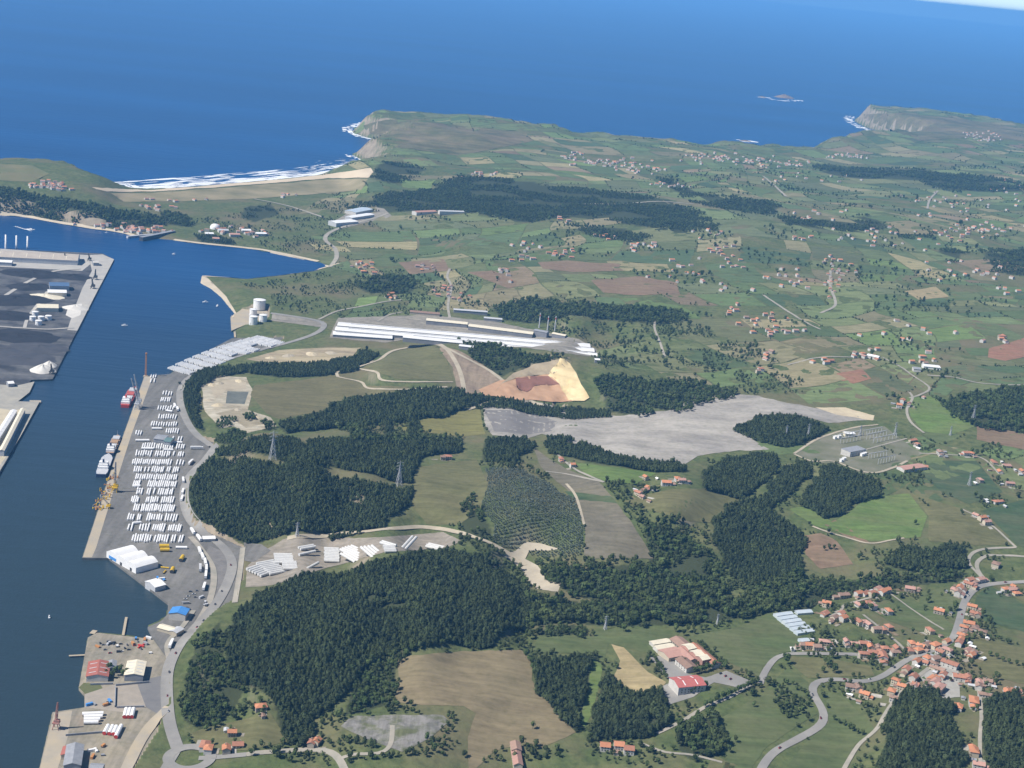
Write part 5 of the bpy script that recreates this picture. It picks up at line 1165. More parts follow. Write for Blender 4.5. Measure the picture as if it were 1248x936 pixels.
# paved plots and kitchen gardens round the near houses
def plots():
    V = []; F = []; C = []
    for (e, w, c) in HL:
        if c is not None or e.location.y > 3200: continue
        for k in range(random.choice([1, 2, 2, 3])):
            L, W_ = random.uniform(5, 13), random.uniform(4, 9); a = e.rotation_euler.z; ox, oy = random.choice([(1, 0), (-1, 0), (0, 1), (0, -1), (1, 1), (-1, -1)]); ox *= random.uniform(7, 13); oy *= random.uniform(6, 11); ca, sa = math.cos(a), math.sin(a); k0 = len(V)
            for sx, sy in ((-1, -1), (1, -1), (1, 1), (-1, 1)):
                x, y = ox + sx * L / 2 + random.uniform(-.8, .8), oy + sy * W_ / 2 + random.uniform(-.8, .8); X, Y = e.location.x + x * ca - y * sa, e.location.y + x * sa + y * ca; V.append((X, Y, float(hs(X, Y)) + .34 + .012 * (len(F) % 12)))
            F.append((k0, k0 + 1, k0 + 2, k0 + 3)); C.append((*(np.array(random.choice([(.36, .34, .30), (.42, .40, .36), (.22, .17, .11), (.17, .15, .08), (.09, .13, .045), (.30, .27, .22)])) * random.uniform(.85, 1.1)), 1))
    m = new_mesh('garden_plots', V, F, mat('garden plots', (1, 1, 1), (.75, .75, .72), scale=.2, attr='tint')); a = m.attributes.new('tint', 'FLOAT_COLOR', 'FACE'); a.data.foreach_set('color', np.array(C, np.float32).ravel())
    tag(obj('garden_plots', m), 'paved yards and small garden plots between the houses', 'yard', kind='structure')
plots()
# outbuildings
OUT = []
_h = [(e.location.x, e.location.y, e.rotation_euler.z) for e, w, c in HL if c is None]
while len(OUT) < 70:
    x, y, a = random.choice(_h); t = random.uniform(0, 6.28); r = random.uniform(10, 18); x2, y2 = x + r * math.cos(t), y + r * math.sin(t)
    if min(math.hypot(x2 - q[0], y2 - q[1]) for q in _h) < 9 or not off_roads(np.array([x2]), np.array([y2]), 4)[0] or min([math.hypot(x2 - o.location.x, y2 - o.location.y) for o, _ in OUT], default=99) < 7: continue
    k = random.randrange(4); nm, rm = [('grey', LGREY), ('brown', TERRA[2]), ('white', WHITE), ('dark', GREY)][k]
    OUT.append((building('shed', (x2, y2, float(hs(x2, y2)) + .2), a + random.choice([0, 1.57]), random.uniform(4, 8), random.uniform(3, 4.5), 2.5, random.choice([.5, .75, 1.0]), rm, random.choice(WALLS), door=None), nm))
rank_label(OUT, 'small {word} roofed garden shed, {ord} to {lm}', 'shed', 'garden sheds in the village')

# ------------------------------------------------------------------ white tower sections on the quays
def sect_mesh(L, r, m, cap=None):
    mb = MB(); n = 10; prof = [(r * math.cos(2 * math.pi * k / n), r + r * math.sin(2 * math.pi * k / n)) for k in range(n)]; mb.extrude_x(prof, -L / 2, L / 2)
    me = mb.mesh('tower_section', [m] + ([cap] if cap else []))
    if cap:
        me.polygons[-1].material_index = 1
        me.polygons[-2].material_index = 1
    return me
SEC = [sect_mesh(L, 1.2, WHITE) for L in (20, 24, 28)]
ROWS = [(459.5, [(184, 190, 3)]), (465, [(184, 188, 2)]), (479.7, [(199, 209, 4)]), (487.6, [(196.5, 207, 5)]), (497.7, [(193, 211, 7)]), (508.5, [(194, 214, 8)]), (517.5, [(185, 215, 11)]), (525.5, [(203, 217, 6)]), (528.7, [(166, 172, 3)]), (535, [(211, 221, 4)]),
        (544.5, [(171, 188, 7), (191, 224, 13)]), (553.5, [(166.5, 184, 7), (190, 212, 9), (218, 223, 3)]), (564, [(162, 208, 20), (216, 223, 3)]), (573, [(164, 172, 4), (177, 181, 2), (186, 217, 13)]), (582.4, [(166, 215, 20)]), (590.8, [(163, 170, 4), (181, 214, 14)]),
        (600, [(165, 173, 4), (180, 210, 12)]), (610, [(161, 168, 4), (176, 211, 14)]), (620, [(164, 169, 3), (173, 212, 16)]), (631.6, [(156.5, 171, 6), (177, 197, 8), (202, 215, 5)]), (644, [(156.5, 161, 2), (171, 181, 4), (187, 200, 6), (206, 220, 6)]), (657, [(162, 183, 8), (189, 204, 6), (210, 222, 5)])]
ns = 0
for rk_, (py_, groups) in enumerate(ROWS):
    cols = [x + random.uniform(-.25, .25) for a, b, n in groups for x in np.linspace(a, b, max(2, round(n * .97))) if random.random() > .05]
    for ck, x in enumerate(cols):
        y = py_ - (x - 190) * -.02 + random.uniform(-.5, .5)
        a, b = at_z(np.array([x - .9, x + .9]), np.array([y + 3.4, y - 3.4]), 3.3); d = b - a; c = (a + b) / 2
        o = obj('tower_section', random.choice(SEC if py_ > 540 else SEC[:2]), None, (c[0], c[1], 3.3), math.atan2(d[1], d[0]) + random.uniform(-.02, .02)); ns += 1
        end = 'the waterside end' ; tag(o, f'white quay section, {ordw(ck)} from the water, {ordw(rk_)} row from the top', 'tower section', 'white sections in rows on the quay')
CROSS = [((185, 523.5), (197, 523.5)), ((165, 537.8), (182, 537.8)), ((188, 537), (200, 537)), ((205, 539.8), (222, 540.5)), ((172, 547.8), (187, 548)), ((199, 549.4), (211, 549.5)), ((214, 668.5), (228, 668.8)), ((163, 593.5), (171, 593.5)), ((162, 639), (172, 638)), ((202, 501.5), (210, 502.5))]
for k, (p, q) in enumerate(CROSS):
    a, b = at_z(np.array([p[0], q[0]]), np.array([p[1], q[1]]), 3.3); d = b - a; c = (a + b) / 2
    o = obj('tower_section', sect_mesh(float(np.hypot(*d)), 1.9, WHITE), None, (c[0], c[1], 3.3), math.atan2(d[1], d[0])); ns += 1
    tag(o, f'white crosswise section on the quay, {["uppermost left", "under the grey hall, left", "middle under the grey hall", "right under the teal block", "left below the first full row", "right below the first full row", "lone one near the yellow drums", "beside the middle rows by the water", "near the lower rows by the water", "beside the upper short rows"][k]}', 'tower section', 'crosswise sections on the quay')
# southern quay: white sections with red ends
RS = sect_mesh(26, 2.3, WHITE, RED)
SOUTH = [((151.5, 876), (154, 866), 'left of the upper trio'), ((156, 876), (158.5, 866), 'middle of the upper trio'), ((160.5, 876), (163, 866), 'right of the upper trio'), ((127, 896), (132, 886.5), 'leftmost of the lower four'), ((133, 896.5), (137.5, 887), 'second of the lower four'), ((138, 897), (142, 887.5), 'third of the lower four'), ((141, 900.5), (148, 886.5), 'rightmost of the lower four'),
         ((100, 872.5), (126, 871.5), 'topmost of the white stack by the crane'), ((102, 876), (125, 875), 'second of the white stack by the crane'), ((102, 879.2), (122, 878.5), 'third of the white stack by the crane'), ((102, 882.4), (120, 882), 'lowest of the white stack by the crane')]
for p, q, t in SOUTH:
    a, b = at_z(np.array([p[0], q[0]]), np.array([p[1], q[1]]), 3.3); d = b - a; c = (a + b) / 2
    o = obj('tower_section', sect_mesh(float(np.hypot(*d)), 2.2, WHITE, RED), None, (c[0], c[1], 3.35), math.atan2(d[1], d[0])); ns += 1; tag(o, f'white section with red ends, {t}', 'tower section', 'red ended sections on the southern quay')
# yellow drums
for k, (p, q) in enumerate([((194, 667.5), (206, 667.5)), ((195, 672), (206.5, 672)), ((220, 685), (223, 680)), ((209, 699), (211, 694.5)), ((199, 699.5), (202, 696)), ((196, 692), (206, 693))]):
    a, b = at_z(np.array([p[0], q[0]]), np.array([p[1], q[1]]), 3.3); d = b - a; c = (a + b) / 2
    o = obj('yellow_tube', sect_mesh(float(np.hypot(*d)), 2.6 if k < 4 else 1.0, YEL, DARK), None, (c[0], c[1], 3.35), math.atan2(d[1], d[0])); tag(o, f'thick yellow steel tube on the quay, {["upper of the crosswise pair", "lower of the crosswise pair", "lone one right of the pair", "short one nearest the small warehouse", "thin one left of the short tube", "thin crosswise one above the short tube"][k]}', 'tube', 'yellow tubes on the quay')
# northern yard: hundreds of sections in blocks read as one mass
def north_yard():
    V = []; F = []; n8 = 8
    A = np.array([(206, 451.5), (318, 410.8)]); Bq = np.array([(232, 460), (346, 418)])
    for r in range(4):
        for k in range(11):
            if rng.random() < .14: continue
            t = (k + .5) / 11; u = (r + .5) / 4
            bow = -4.0 * math.sin(math.pi * t) 
            p = (A[0] * (1 - t) + A[1] * t) * (1 - u) + (Bq[0] * (1 - t) + Bq[1] * t) * u; p = p + np.array([0, bow])
            d1 = (A[1] - A[0]) / 11 * .43
            c0 = at_z(p[0] - d1[0], p[1] - d1[1], 3.3); c1 = at_z(p[0] + d1[0], p[1] + d1[1], 3.3); dirv = c1 - c0; L = np.hypot(*dirv); dirv /= L; nn = np.array([-dirv[1], dirv[0]]); mid = (c0 + c1) / 2
            for s in range(6):
                off = (s - 2.5) * 4.6; c = mid + nn * off; k0 = len(V); LL = L * rng.uniform(.36, .46)
                for e in (-1, 1):
                    for q in range(n8):
                        a = 2 * math.pi * q / n8; w = c + dirv * e * LL + nn * 1.75 * math.cos(a); V.append((w[0], w[1], 5.3 + 1.95 * math.sin(a)))
                F += [(k0 + q, k0 + (q + 1) % n8, k0 + n8 + (q + 1) % n8, k0 + n8 + q) for q in range(n8)] + [tuple(k0 + q for q in range(n8)), tuple(k0 + n8 + q for q in range(n8))]
    tag(obj('stored_sections', new_mesh('stored_sections', V, F, WHITE)), 'close packed blocks of white tower sections on the northern quay', 'tower sections', kind='stuff')
north_yard()
# valley yard: blocks of sections, each block one stack with its sections as parts
mat('off white', (.62, .62, .60), (.52, .52, .51), rough=.5, scale=.3)
def stack(p, q, n, label):
    a, b = drop([p[0], q[0]], [p[1], q[1]], 2.0); d = b[:2] - a[:2]; L = float(np.hypot(*d)); rz = math.atan2(d[1], d[0]); c = (a[:2] + b[:2]) / 2
    e = empty('section_stack', (c[0], c[1], float(hs(c[0], c[1])) + 1.0), rz); me = sect_mesh(round(L), 2.0, MATS['off white'])
    for k in range(n): obj('section', me, e, (random.uniform(-.6, .6), (k - (n - 1) / 2) * 5.3, 0))
    tag(e, label, 'section stack', 'stacks of white sections in the valley yard')
for p, q, n, t in [((309, 699), (324, 694), 6, 'lowest left stack of white sections in the valley yard'), ((320, 694.5), (341, 690), 8, 'second stack from the left in the valley yard'), ((334, 683), (357, 679), 6, 'upper left stack of white sections in the valley yard'), ((344, 692), (362, 687.5), 5, 'lower right neighbour of the upper left section stack'),
                   ((395, 677), (413, 676.5), 9, 'tallest block of white sections in the middle of the valley yard'), ((421, 672), (439, 671), 5, 'stack of white sections right of the tall middle block'), ((423, 679), (441, 677.5), 5, 'lower stack of white sections right of the tall middle block'), ((446, 675), (462, 673.5), 4, 'small stack of white sections under the trees'), ((468, 671), (482, 669.5), 4, 'stack of white sections half behind the trees'),
                   ((464, 665), (482, 665), 2, 'thin pair of white sections at the yard middle'), ((484, 668), (504, 667.5), 2, 'thin pair of white sections right of the yard middle'), ((520, 666.5), (540, 666), 3, 'rightmost white sections of the valley yard'), ((365, 669), (383, 669), 2, 'thin pair of white sections at the upper edge of the valley yard'), ((364, 677), (384, 675), 1, 'single white section left of the tall middle block'), ((375, 691), (388, 689), 1, 'single white section at the lower edge of the valley yard')]:
    stack(p, q, n, t)
# ------------------------------------------------------------------ cranes, ships, pylons
def at_y(px, py, y0):
    d = rays(px, py); t = y0 / d[1]; return Vector((d[0] * t, y0, CAM_H + d[2] * t))
def lattice(mb, p, q, w0, w1, n, r):
    p, q = Vector(p), Vector(q); d = (q - p).normalized(); a = d.orthogonal().normalized(); b = d.cross(a)
    c = lambda t, k: p.lerp(q, t) + (w0 + (w1 - w0) * t) * (a * (1, -1, -1, 1)[k] + b * (1, 1, -1, -1)[k])
    for k in range(4): mb.bar(c(0, k), c(1, k), r)
    for s in range(n):
        for k in range(4): mb.bar(c(s / n, k), c((s + 1) / n, (k + 1) % 4), r * .6)
    return mb
def crane(base, tip, col, label, piv=.35, name='harbour_crane', big=1.0):
    b = D(base); tp = at_y(tip[0], tip[1], b[1]); e = empty(name, (b[0], b[1], b[2])); v = tp - Vector(b); s = big
    pv = Vector((0, 0, v.z * piv))
    for sx in (-1, 1):
        for sy in (-1, 1): MB().bar((sx * 4 * s, sy * 4 * s, 0), (sx * 2 * s, sy * 2 * s, pv.z * .55), .55 * s).build('leg', col, e)
    MB().box(-4.2 * s, 4.2 * s, -4.2 * s, 4.2 * s, pv.z * .5, pv.z * .5 + 1.2).build('portal', col, e)
    MB().box(-2.6 * s, 4.4 * s, -2.4 * s, 2.4 * s, pv.z * .55, pv.z * .55 + 4 * s).build('machine_house', col, e)
    lattice(MB(), (0, 0, pv.z * .55), (0, 0, pv.z * 1.25), 1.5 * s, .8 * s, 4, .35 * s).build('mast', col, e)
    jb = lattice(MB(), pv, v, 1.3 * s, .5 * s, 8, .34 * s).build('boom', GREY if col is YEL else col, e)
    MB().bar((0, 0, pv.z * 1.25), tuple(v), .22).build('stay', DARK, jb)
    tag(e, label, 'crane', 'harbour cranes')
crane((167, 499), (160, 461), LGREY, 'grey harbour crane over the red ship, left of the pair')
crane((169, 497), (163.5, 456), LGREY, 'grey harbour crane over the red ship, right of the pair')
crane((140, 600), (141, 563), YEL, 'yellow harbour crane in the middle of the long quay', .3)
crane((132, 620), (125, 606), YEL, 'small yellow crane below the big yellow one', .4, big=.7)
crane((68.5, 889), (70.5, 856), mat('faded red crane', (.38, .16, .13), (.30, .2, .18), scale=.2), 'red and grey crane at the bottom left quay corner', .45, big=.8)
crane((116, 341), (116.5, 328), DARK, 'dark crane on the western terminal edge, upper one', .4, big=1.1)
crane((113, 352), (112, 339), DARK, 'dark crane on the western terminal edge, lower one', .4, big=1.1)
crane((79, 320), (79, 308), DARK, 'dark crane in front of the long terminal warehouse', .4, big=1.1)
crane((63, 456), (62, 443), DARK, 'dark crane at the lower corner of the terminal', .4, big=1.0)
crane((109, 318), (108, 309), DARK, 'dark crane beside the shed at the tip of the terminal', .4, big=1.0)
def mast(base, top, label, m=LGREY):
    b = D(base); t = at_y(top[0], top[1], b[1]); h = t.z - b[2]; e = empty('lattice_mast', b)
    lattice(MB(), (0, 0, 0), (0, 0, h), 1.1, .8, 12, .26).build('mast_frame', m, e); MB().box(-4, 4, -4, 4, -.2, 1.2).build('base', CONC, e); MB().box(-1.6, 1.6, -1.6, 1.6, h, h + 1.5).build('mast_head', m, e)
    tag(e, label, 'mast')
mast((177.5, 459), (178, 431), 'tall thin mast at the northern corner of the long quay', ORNG)
for k, (x, t) in enumerate([(7, 'left'), (20, 'middle'), (33.5, 'right')]): 
    b = D((x, 303)); tp = at_y(x, 286 + k * 1, b[1]); e = empty('upright_tower', b); h = tp.z - b[2]
    MB().lathe([(2.6, 0), (2.0, h), (0, h)], 14).build('tube', WHITE, e, smooth=True); MB().lathe([(2.9, 0), (2.9, 1.5), (2.6, 1.5)], 14).build('flange', LGREY, e); tag(e, f'white upright tower behind the long terminal warehouse, {t} of three', 'tower', 'upright white towers')
def pylon(base, top, label):
    b = D(base); t = at_y(top[0], top[1], b[1]); h = t.z - b[2]; w = h * .10; e = empty('power_pylon', b); r = .38
    for sx in (-1, 1):
        for sy in (-1, 1): MB().bar((sx * w, sy * w, -1), (sx * w * .22, sy * w * .22, h * .66), r, r * .8).bar((sx * w * .22, sy * w * .22, h * .66), (0, 0, h), r * .8, r * .5).build('leg', LGREY, e)
    br = MB()
    for k in range(5):
        z0, z1 = h * .13 * k, h * .13 * (k + 1); q0 = w * (1 - .78 * z0 / (h * .66)); q1 = w * (1 - .78 * z1 / (h * .66))
        for s in (-1, 1): br.bar((-q0, s * q0, z0), (q1, s * q1, z1), .2).bar((q0, s * q0, z0), (-q1, s * q1, z1), .2).bar((s * q0, -q0, z0), (s * q1, q1, z1), .2)
    br.build('bracing', LGREY, e)
    for z in (.66, .78, .9): MB().bar((-h * .14, 0, h * z), (h * .14, 0, h * z), .28).bar((-h * .14, 0, h * z), (0, 0, h * (z + .05)), .2).bar((h * .14, 0, h * z), (0, 0, h * (z + .05)), .2).build('cross_arm', LGREY, e)
    e.rotation_euler = (0, 0, .5); tag(e, label, 'pylon', 'power pylons')
for b, t, l in [((332, 561), (332, 524), 'tall grey power pylon on the pine hill behind the quay'), ((486, 592), (487, 561), 'grey power pylon at the right end of the pine hill'), ((1186, 511), (1187.5, 493), 'grey power pylon in the wood near the right edge'), ((984.5, 534), (986.5, 516), 'grey power pylon left of the substation'), ((1090.5, 531), (1092.5, 514), 'grey power pylon at the upper right of the substation'),
                ((1048, 531), (1048, 518), 'short power pylon at the top of the substation'), ((1158, 531), (1160, 519), 'power pylon on the bright green field right of the substation'), ((737.5, 768), (738, 750), 'power pylon above the straw patch'), ((874, 761), (874.5, 748), 'power pylon at the edge of the big green meadow'), ((362, 654), (363, 636), 'thin pylon at the left of the dirt road'), ((1181, 592), (1183, 574), 'power pylon on the dark green crop'), ((958, 532), (960, 518), 'power pylon in the wood left of the substation')]:
    pylon(b, t, l)
# substation gantries
for k, (x0, y0, x1, y1, t) in enumerate([(1022, 536, 1046, 532, 'upper left'), (1024, 541, 1048, 537, 'middle left'), (1052, 531, 1074, 527, 'upper right'), (1056, 536, 1080, 531, 'middle right'), (1064, 541, 1092, 535, 'lower right'), (1058, 560, 1080, 556, 'bottom left'), (1070, 566, 1090, 561, 'bottom right')]):
    a, b = D((x0, y0)), D((x1, y1)); e = empty('switch_gantry', a); v = Vector(b) - Vector(a); n = 6
    for s in range(n + 1):
        p = v * (s / n); MB().bar((p.x, p.y, p.z - 1), (p.x, p.y, p.z + 10), .4).build('post', LGREY, e)
    MB().bar((0, 0, 10), tuple(v + Vector((0, 0, 10))), .5).build('beam', LGREY, e); tag(e, f'grey steel switch gantry in the substation, {t} row', 'gantry', 'substation gantries')

def ship(bow, stern, beam, hull, deck, label, kind):
    a, b = at_z(np.array([bow[0], stern[0]]), np.array([bow[1], stern[1]]), 0.0); d = a - b; L = float(np.hypot(*d)); c = (a + b) / 2; e = empty('cargo_ship', (c[0], c[1], 0), math.atan2(d[1], d[0])); h = L / 2; w = beam / 2
    out = [(-h, -w * .8), (-h * .8, -w), (h * .55, -w), (h * .82, -w * .62), (h, 0), (h * .82, w * .62), (h * .55, w), (-h * .8, w), (-h, w * .8)]
    MB().prism(out, -1.5, 5).build('hull', hull, e); dk = MB().prism([(x * .97, y * .93) for x, y in out], 5, 5.4).build('deck', deck, e)
    if kind == 'cargo':
        for k in range(3): MB().box(-h * .45 + k * h * .42, -h * .45 + k * h * .42 + h * .34, -w * .72, w * .72, 5.4, 7.2).build('hatch', deck if k % 2 else LGREY, dk)
        sx = -h * .72
    else: sx = -h * .35
    for n_, (l, ww, z0, z1) in enumerate([(h * .36, w * .85, 5.4, 9), (h * .28, w * .75, 9, 12), (h * .18, w * .7, 12, 14.6)]):
        s_ = MB().box(sx - l * .5, sx + l * .5, -ww, ww, z0, z1).build('superstructure', WHITE, e); MB().box(sx + l * .5, sx + l * .5 + .1, -ww * .9, ww * .9, z0 + 1.4, z1 - .6).build('window', GLASS, s_)
    MB().lathe([(1.6, 14.6), (1.4, 19), (0, 19)], 10, (sx - 3, 0, 0)).build('funnel', hull, e); MB().bar((sx + 3, 0, 14.6), (sx + 3, 0, 24), .3, .15).build('mast', LGREY, e); MB().bar((h * .8, 0, 5.4), (h * .8, 0, 15), .3, .15).build('mast', LGREY, e)
    tag(e, label, 'ship', 'ships at the long quay')
ship((164.5, 474), (152, 497), 17, RED, mat('red deck', (.42, .10, .09), (.36, .09, .08), scale=.2), 'red cargo ship moored under the two grey cranes', 'cargo')
ship((132.5, 556), (123, 582), 18, NAVY, LGREY, 'navy and white ship moored nearest the yellow crane', 'white')
ship((144, 533), (133.5, 556), 15, NAVY, mat('tan deck', (.40, .26, .16), (.32, .22, .14), scale=.2), 'navy ship with tan deck moored ahead of the white one', 'cargo')
def boat(p, ang, L, label):
    q = at_z(p[0], p[1], 0.0); e = empty('small_boat', (q[0], q[1], 0), ang); h, w = L / 2, L * .16
    MB().prism([(-h, -w), (h * .4, -w), (h, 0), (h * .4, w), (-h, w)], -.6, 1.4).build('hull', WHITE, e); MB().box(-h * .4, h * .25, -w * .7, w * .7, 1.4, 3.4).build('cabin', WHITE, e); MB().box(h * .25, h * .27, -w * .6, w * .6, 2.1, 3.1).build('window', GLASS, e); tag(e, label, 'boat', 'small boats on the inlet')
boat((152, 397), .3, 13, 'small white boat alone in the middle of the inlet'); boat((38, 280), 0, 22, 'white boat trailing a wake at the harbour mouth'); boat((250.5, 368.5), .4, 13, 'small white boat off the sand spit'); boat((265, 373), 1.4, 10, 'tiny boat near the sand spit shore'); boat((212, 310), .1, 10, 'tiny boat off the harbour works'); boat((130, 284), .3, 9, 'tiny boat off the orange roofed shore village'); boat((60, 753), 2., 6, 'tiny boat on the lower inlet')

# trucks and cars
def wheel(parent, x, y, r, w): return MB().bar((x, y - w / 2, r), (x, y + w / 2, r), r, r, 12).build('wheel', DARK, parent)
CABM = MB().box(-1.2, 1.2, -1.2, 1.2, .9, 3.4).mesh('cab', WHITE); WSM = MB().box(-.05, .05, -1.05, 1.05, -.5, .5).mesh('windscreen', GLASS); WHM = MB().bar((0, -.2, 0), (0, .2, 0), .5, .5, 12).mesh('wheel', DARK)
TRL = {n: MB().box(-6.6, 6.6, -1.25, 1.25, 1.1, 3.9).mesh('trailer', m) for n, m in (('white', WHITE), ('grey', LGREY))}
def truck(p, q, label, col='white'):
    a, b = drop([p[0], q[0]], [p[1], q[1]]); d = b - a; e = empty('truck', ((a[0] + b[0]) / 2, (a[1] + b[1]) / 2, max(a[2], b[2]) + .9 if a[2] > 3.3 else 3.4), math.atan2(d[1], d[0])); e.scale = (1.25, 1.25, 1.25)
    obj('trailer', TRL[col], e, (-1.2, 0, 0)); c = obj('cab', CABM, e, (7, 0, 0)); obj('windscreen', WSM, c, (1.22, 0, 2.5))
    for x in (-6, -4.7, 5.2, 7.3):
        for y in (-1.05, 1.05): obj('wheel', WHM, e, (x, y, .5))
    tag(e, label, 'truck', 'trucks along the quay road')
for k, (p, q) in enumerate([((236, 652), (233.5, 648)), ((244, 660), (241, 656)), ((244, 676), (242.5, 671.5)), ((247.5, 683), (246, 678.5)), ((250.5, 690), (249.5, 685)), ((251.5, 698), (251.5, 692.5)), ((250.5, 706), (251, 700.5)), ((248, 720), (249.5, 715)), ((244, 698), (244, 692)), ((223.5, 590), (223, 585)), ((222, 604), (223.5, 599)), ((221, 612), (222.5, 607.5)), ((214, 499), (212, 494)), ((217, 503), (215.5, 498)), ((236, 548), (243, 548)), ((230, 568), (235, 563)), ((206, 793), (211, 782))]):
    truck(p, q, f'white truck with box trailer, {ordw(k)} from the top of the line beside the port road' if k < 9 else f'white truck with box trailer, {["on the bend left of the pine hill, upper", "on the bend left of the pine hill, middle", "on the bend left of the pine hill, lower", "beside the upper short rows of sections", "just below the truck by the upper rows", "at the junction below the sand lot", "parked at the edge of the pine hill", "on the lower port road by the cream hall"][k - 9]}', 'grey' if k == 8 else 'white')
CARC = [mat('car white', (.7, .7, .7), rough=.3), mat('car grey', (.2, .2, .22), rough=.3), mat('car red', (.35, .05, .05), rough=.3), mat('car dark', (.04, .045, .06), rough=.3)]
CB = [MB().prism([(-2.1, -.8), (1.9, -.8), (2.15, -.5), (2.15, .5), (1.9, .8), (-2.1, .8)], .35, .95).mesh('body', m) for m in CARC]; CC = MB().extrude_x([(-.72, .95), (.72, .95), (.6, 1.45), (-.6, 1.45)], -1.4, .9).mesh('cabin', GLASS); CWH = MB().bar((0, -.12, 0), (0, .12, 0), .33, .33, 10).mesh('wheel', DARK)
CN = ['white', 'grey', 'red', 'dark']
cars = []
def car(p, z=None, a=None, c=None):
    q = D(p); c = random.randrange(4) if c is None else c; d, ra = nearest_dir(q[0], q[1]); e = empty('car', (q[0], q[1], (q[2] if z is None else z) + (.1 if z else .95)), ra if a is None else a)
    obj('body', CB[c], e); obj('cabin', CC, e)
    for x in (-1.35, 1.35):
        for y in (-.75, .75): obj('wheel', CWH, e, (x, y, .33))
    cars.append((e, CN[c]))
for p in [(1000, 876), (1029, 829), (990, 848), (950, 913), (1090, 815), (1172, 750), (1180, 727), (1225, 711), (204, 850), (206, 820), (214, 797), (248, 758), (270, 722), (281, 690), (205, 868), (240, 766), (262, 738), (1060, 829)]: car(p)
for x, y in [(122, 785), (126, 787), (132, 783), (138, 786), (143, 789), (147, 786), (152, 791), (148, 795), (155, 787), (157, 793), (160, 784), (164, 788), (128, 793), (134, 797), (168, 783), (172, 792)]: car((x, y), 3.25, random.choice([.4, .5, 2.0]))
for x, y in [(232, 722), (236, 725), (229, 728), (240, 721), (226, 731), (238, 729)]: car((x, y), 3.25, .3)
for x, y in [(1140, 825), (1144, 821), (1150, 835), (1160, 830), (884, 825), (878, 822), (890, 829), (830, 846)]: car((x, y), None, .8)
LMSAVE = LMW
LMW = LMW + [(at_z(150., 787., 3.2), 'the red machine in the southern parking lot'), (D((218, 745))[:2], 'the blue roofed building'), (D((165, 812))[:2], 'the cream roofed hall'), (D((283, 690))[:2], 'the valley yard entrance'), (D((250, 700))[:2], 'the truck line')]
rank_label(cars, 'small {word} car, {ord} to {lm}', 'car', 'parked and driving cars')
LMW = LMSAVE
# low walls and stored boxes on the southern quay
for p, q_, l in [((141, 836), (182, 832), 'low grey wall above the light gravel lot'), ((141, 838), (140, 862), 'low grey wall left of the light gravel lot'), ((142, 863), (176, 862), 'low grey wall below the light gravel lot'), ((110, 835), (138, 834), 'low grey wall right of the grassy quay corner'), ((80, 897), (128, 893), 'low wall between crane quay and bottom sheds')]:
    a, b = at_z(np.array([p[0], q_[0]], float), np.array([p[1], q_[1]], float), 3.3); d = b - a; tag(MB().box(-np.hypot(*d) / 2, np.hypot(*d) / 2, -.4, .4, 0, 2.2).build('low_wall', GREY, None, (*(a + b) / 2, 3.3), math.atan2(d[1], d[0])), l, 'wall')
BX = []
for k in range(34):
    zone = random.choice([(118, 186, 778, 798), (86, 128, 903, 932), (186, 205, 702, 728), (108, 136, 848, 862), (222, 262, 728, 745)]); x, y = random.uniform(zone[0], zone[1]), random.uniform(zone[2], zone[3]); q = at_z(x, y, 3.3)
    if not inside(q[:1], q[1:], EQW)[0] and not inside(q[:1], q[1:], SQW)[0]: continue
    c = random.choice([WHITE, GREY, ORNG, LGREY, BLUE, DARK]); e = empty('cargo_box', (q[0], q[1], 3.35), random.uniform(0, 3)); L = random.uniform(1.5, 4.5); MB().box(-L, L, -1.2, 1.2, 0, random.uniform(1.5, 2.8)).build('box_body', c, e)
    for sx in (-1, 1): MB().box(sx * L * .96 - .12, sx * L * .96 + .12, -1.26, 1.26, 0, 1.2).build('corner_post', DARK, e)
    BX.append((e, {'white paint': 'white', 'grey steel': 'grey', 'rust orange': 'rust orange', 'light grey steel': 'pale grey', 'blue sheet': 'blue', 'dark steel': 'black'}[c.name]))
LMW = LMW + [(at_z(150., 787., 3.2), 'the southern parking lot middle'), (D((218, 745))[:2], 'the blue roofed building'), (D((190, 712))[:2], 'the small white roofed warehouse'), (D((88, 915))[:2], 'the long grey shed at bottom left'), (D((120, 812))[:2], 'the red roofed quay hall')]
rank_label(BX, '{word} cargo box, {ord} to {lm}', 'box', 'cargo boxes on the quays'); LMW = LMSAVE
q = at_z(172., 788., 3.2); e = empty('red_machine', (q[0], q[1], 3.3), 1.2); MB().box(-6, 6, -.7, .7, .5, 1.6).build('frame', RED, e); MB().box(-1, 1, -4, 4, .5, 2).build('cross_frame', RED, e); tag(e, 'red frame lying crosswise in the southern parking lot', 'machine')
# quay clutter: small jetties, sheds on the pier
def jetty(p, q, w, label, z=2.2):
    a, b = at_z(np.array([p[0], q[0]]), np.array([p[1], q[1]]), z); d = b - a; L = float(np.hypot(*d)); e = empty('jetty', (*(a + b) / 2, 0), math.atan2(d[1], d[0])); MB().box(-L / 2, L / 2, -w / 2, w / 2, z - .6, z).build('deck', CONC, e)
    for k in range(max(2, int(L / 9))):
        x = -L / 2 + (k + .5) * L / max(2, int(L / 9)); MB().bar((x, -w * .3, -4), (x, -w * .3, z - .5), .35, .35, 6).build('pile', DARK, e)
    tag(e, label, 'jetty')
jetty((150, 774), (154, 752), 3, 'thin jetty standing out into the little bay'); jetty((84, 799), (104, 798), 3, 'thin jetty pointing left from the southern quay'); jetty((112, 772), (116, 768), 6, 'short ramp at the top left of the southern quay'); jetty((286, 404), (286.5, 411), 4, 'short walkway between the tank quay and the northern yard')
jetty((36, 489), (50, 489), 12, 'short dolphin platform at the tip of the western pier', 3.0)

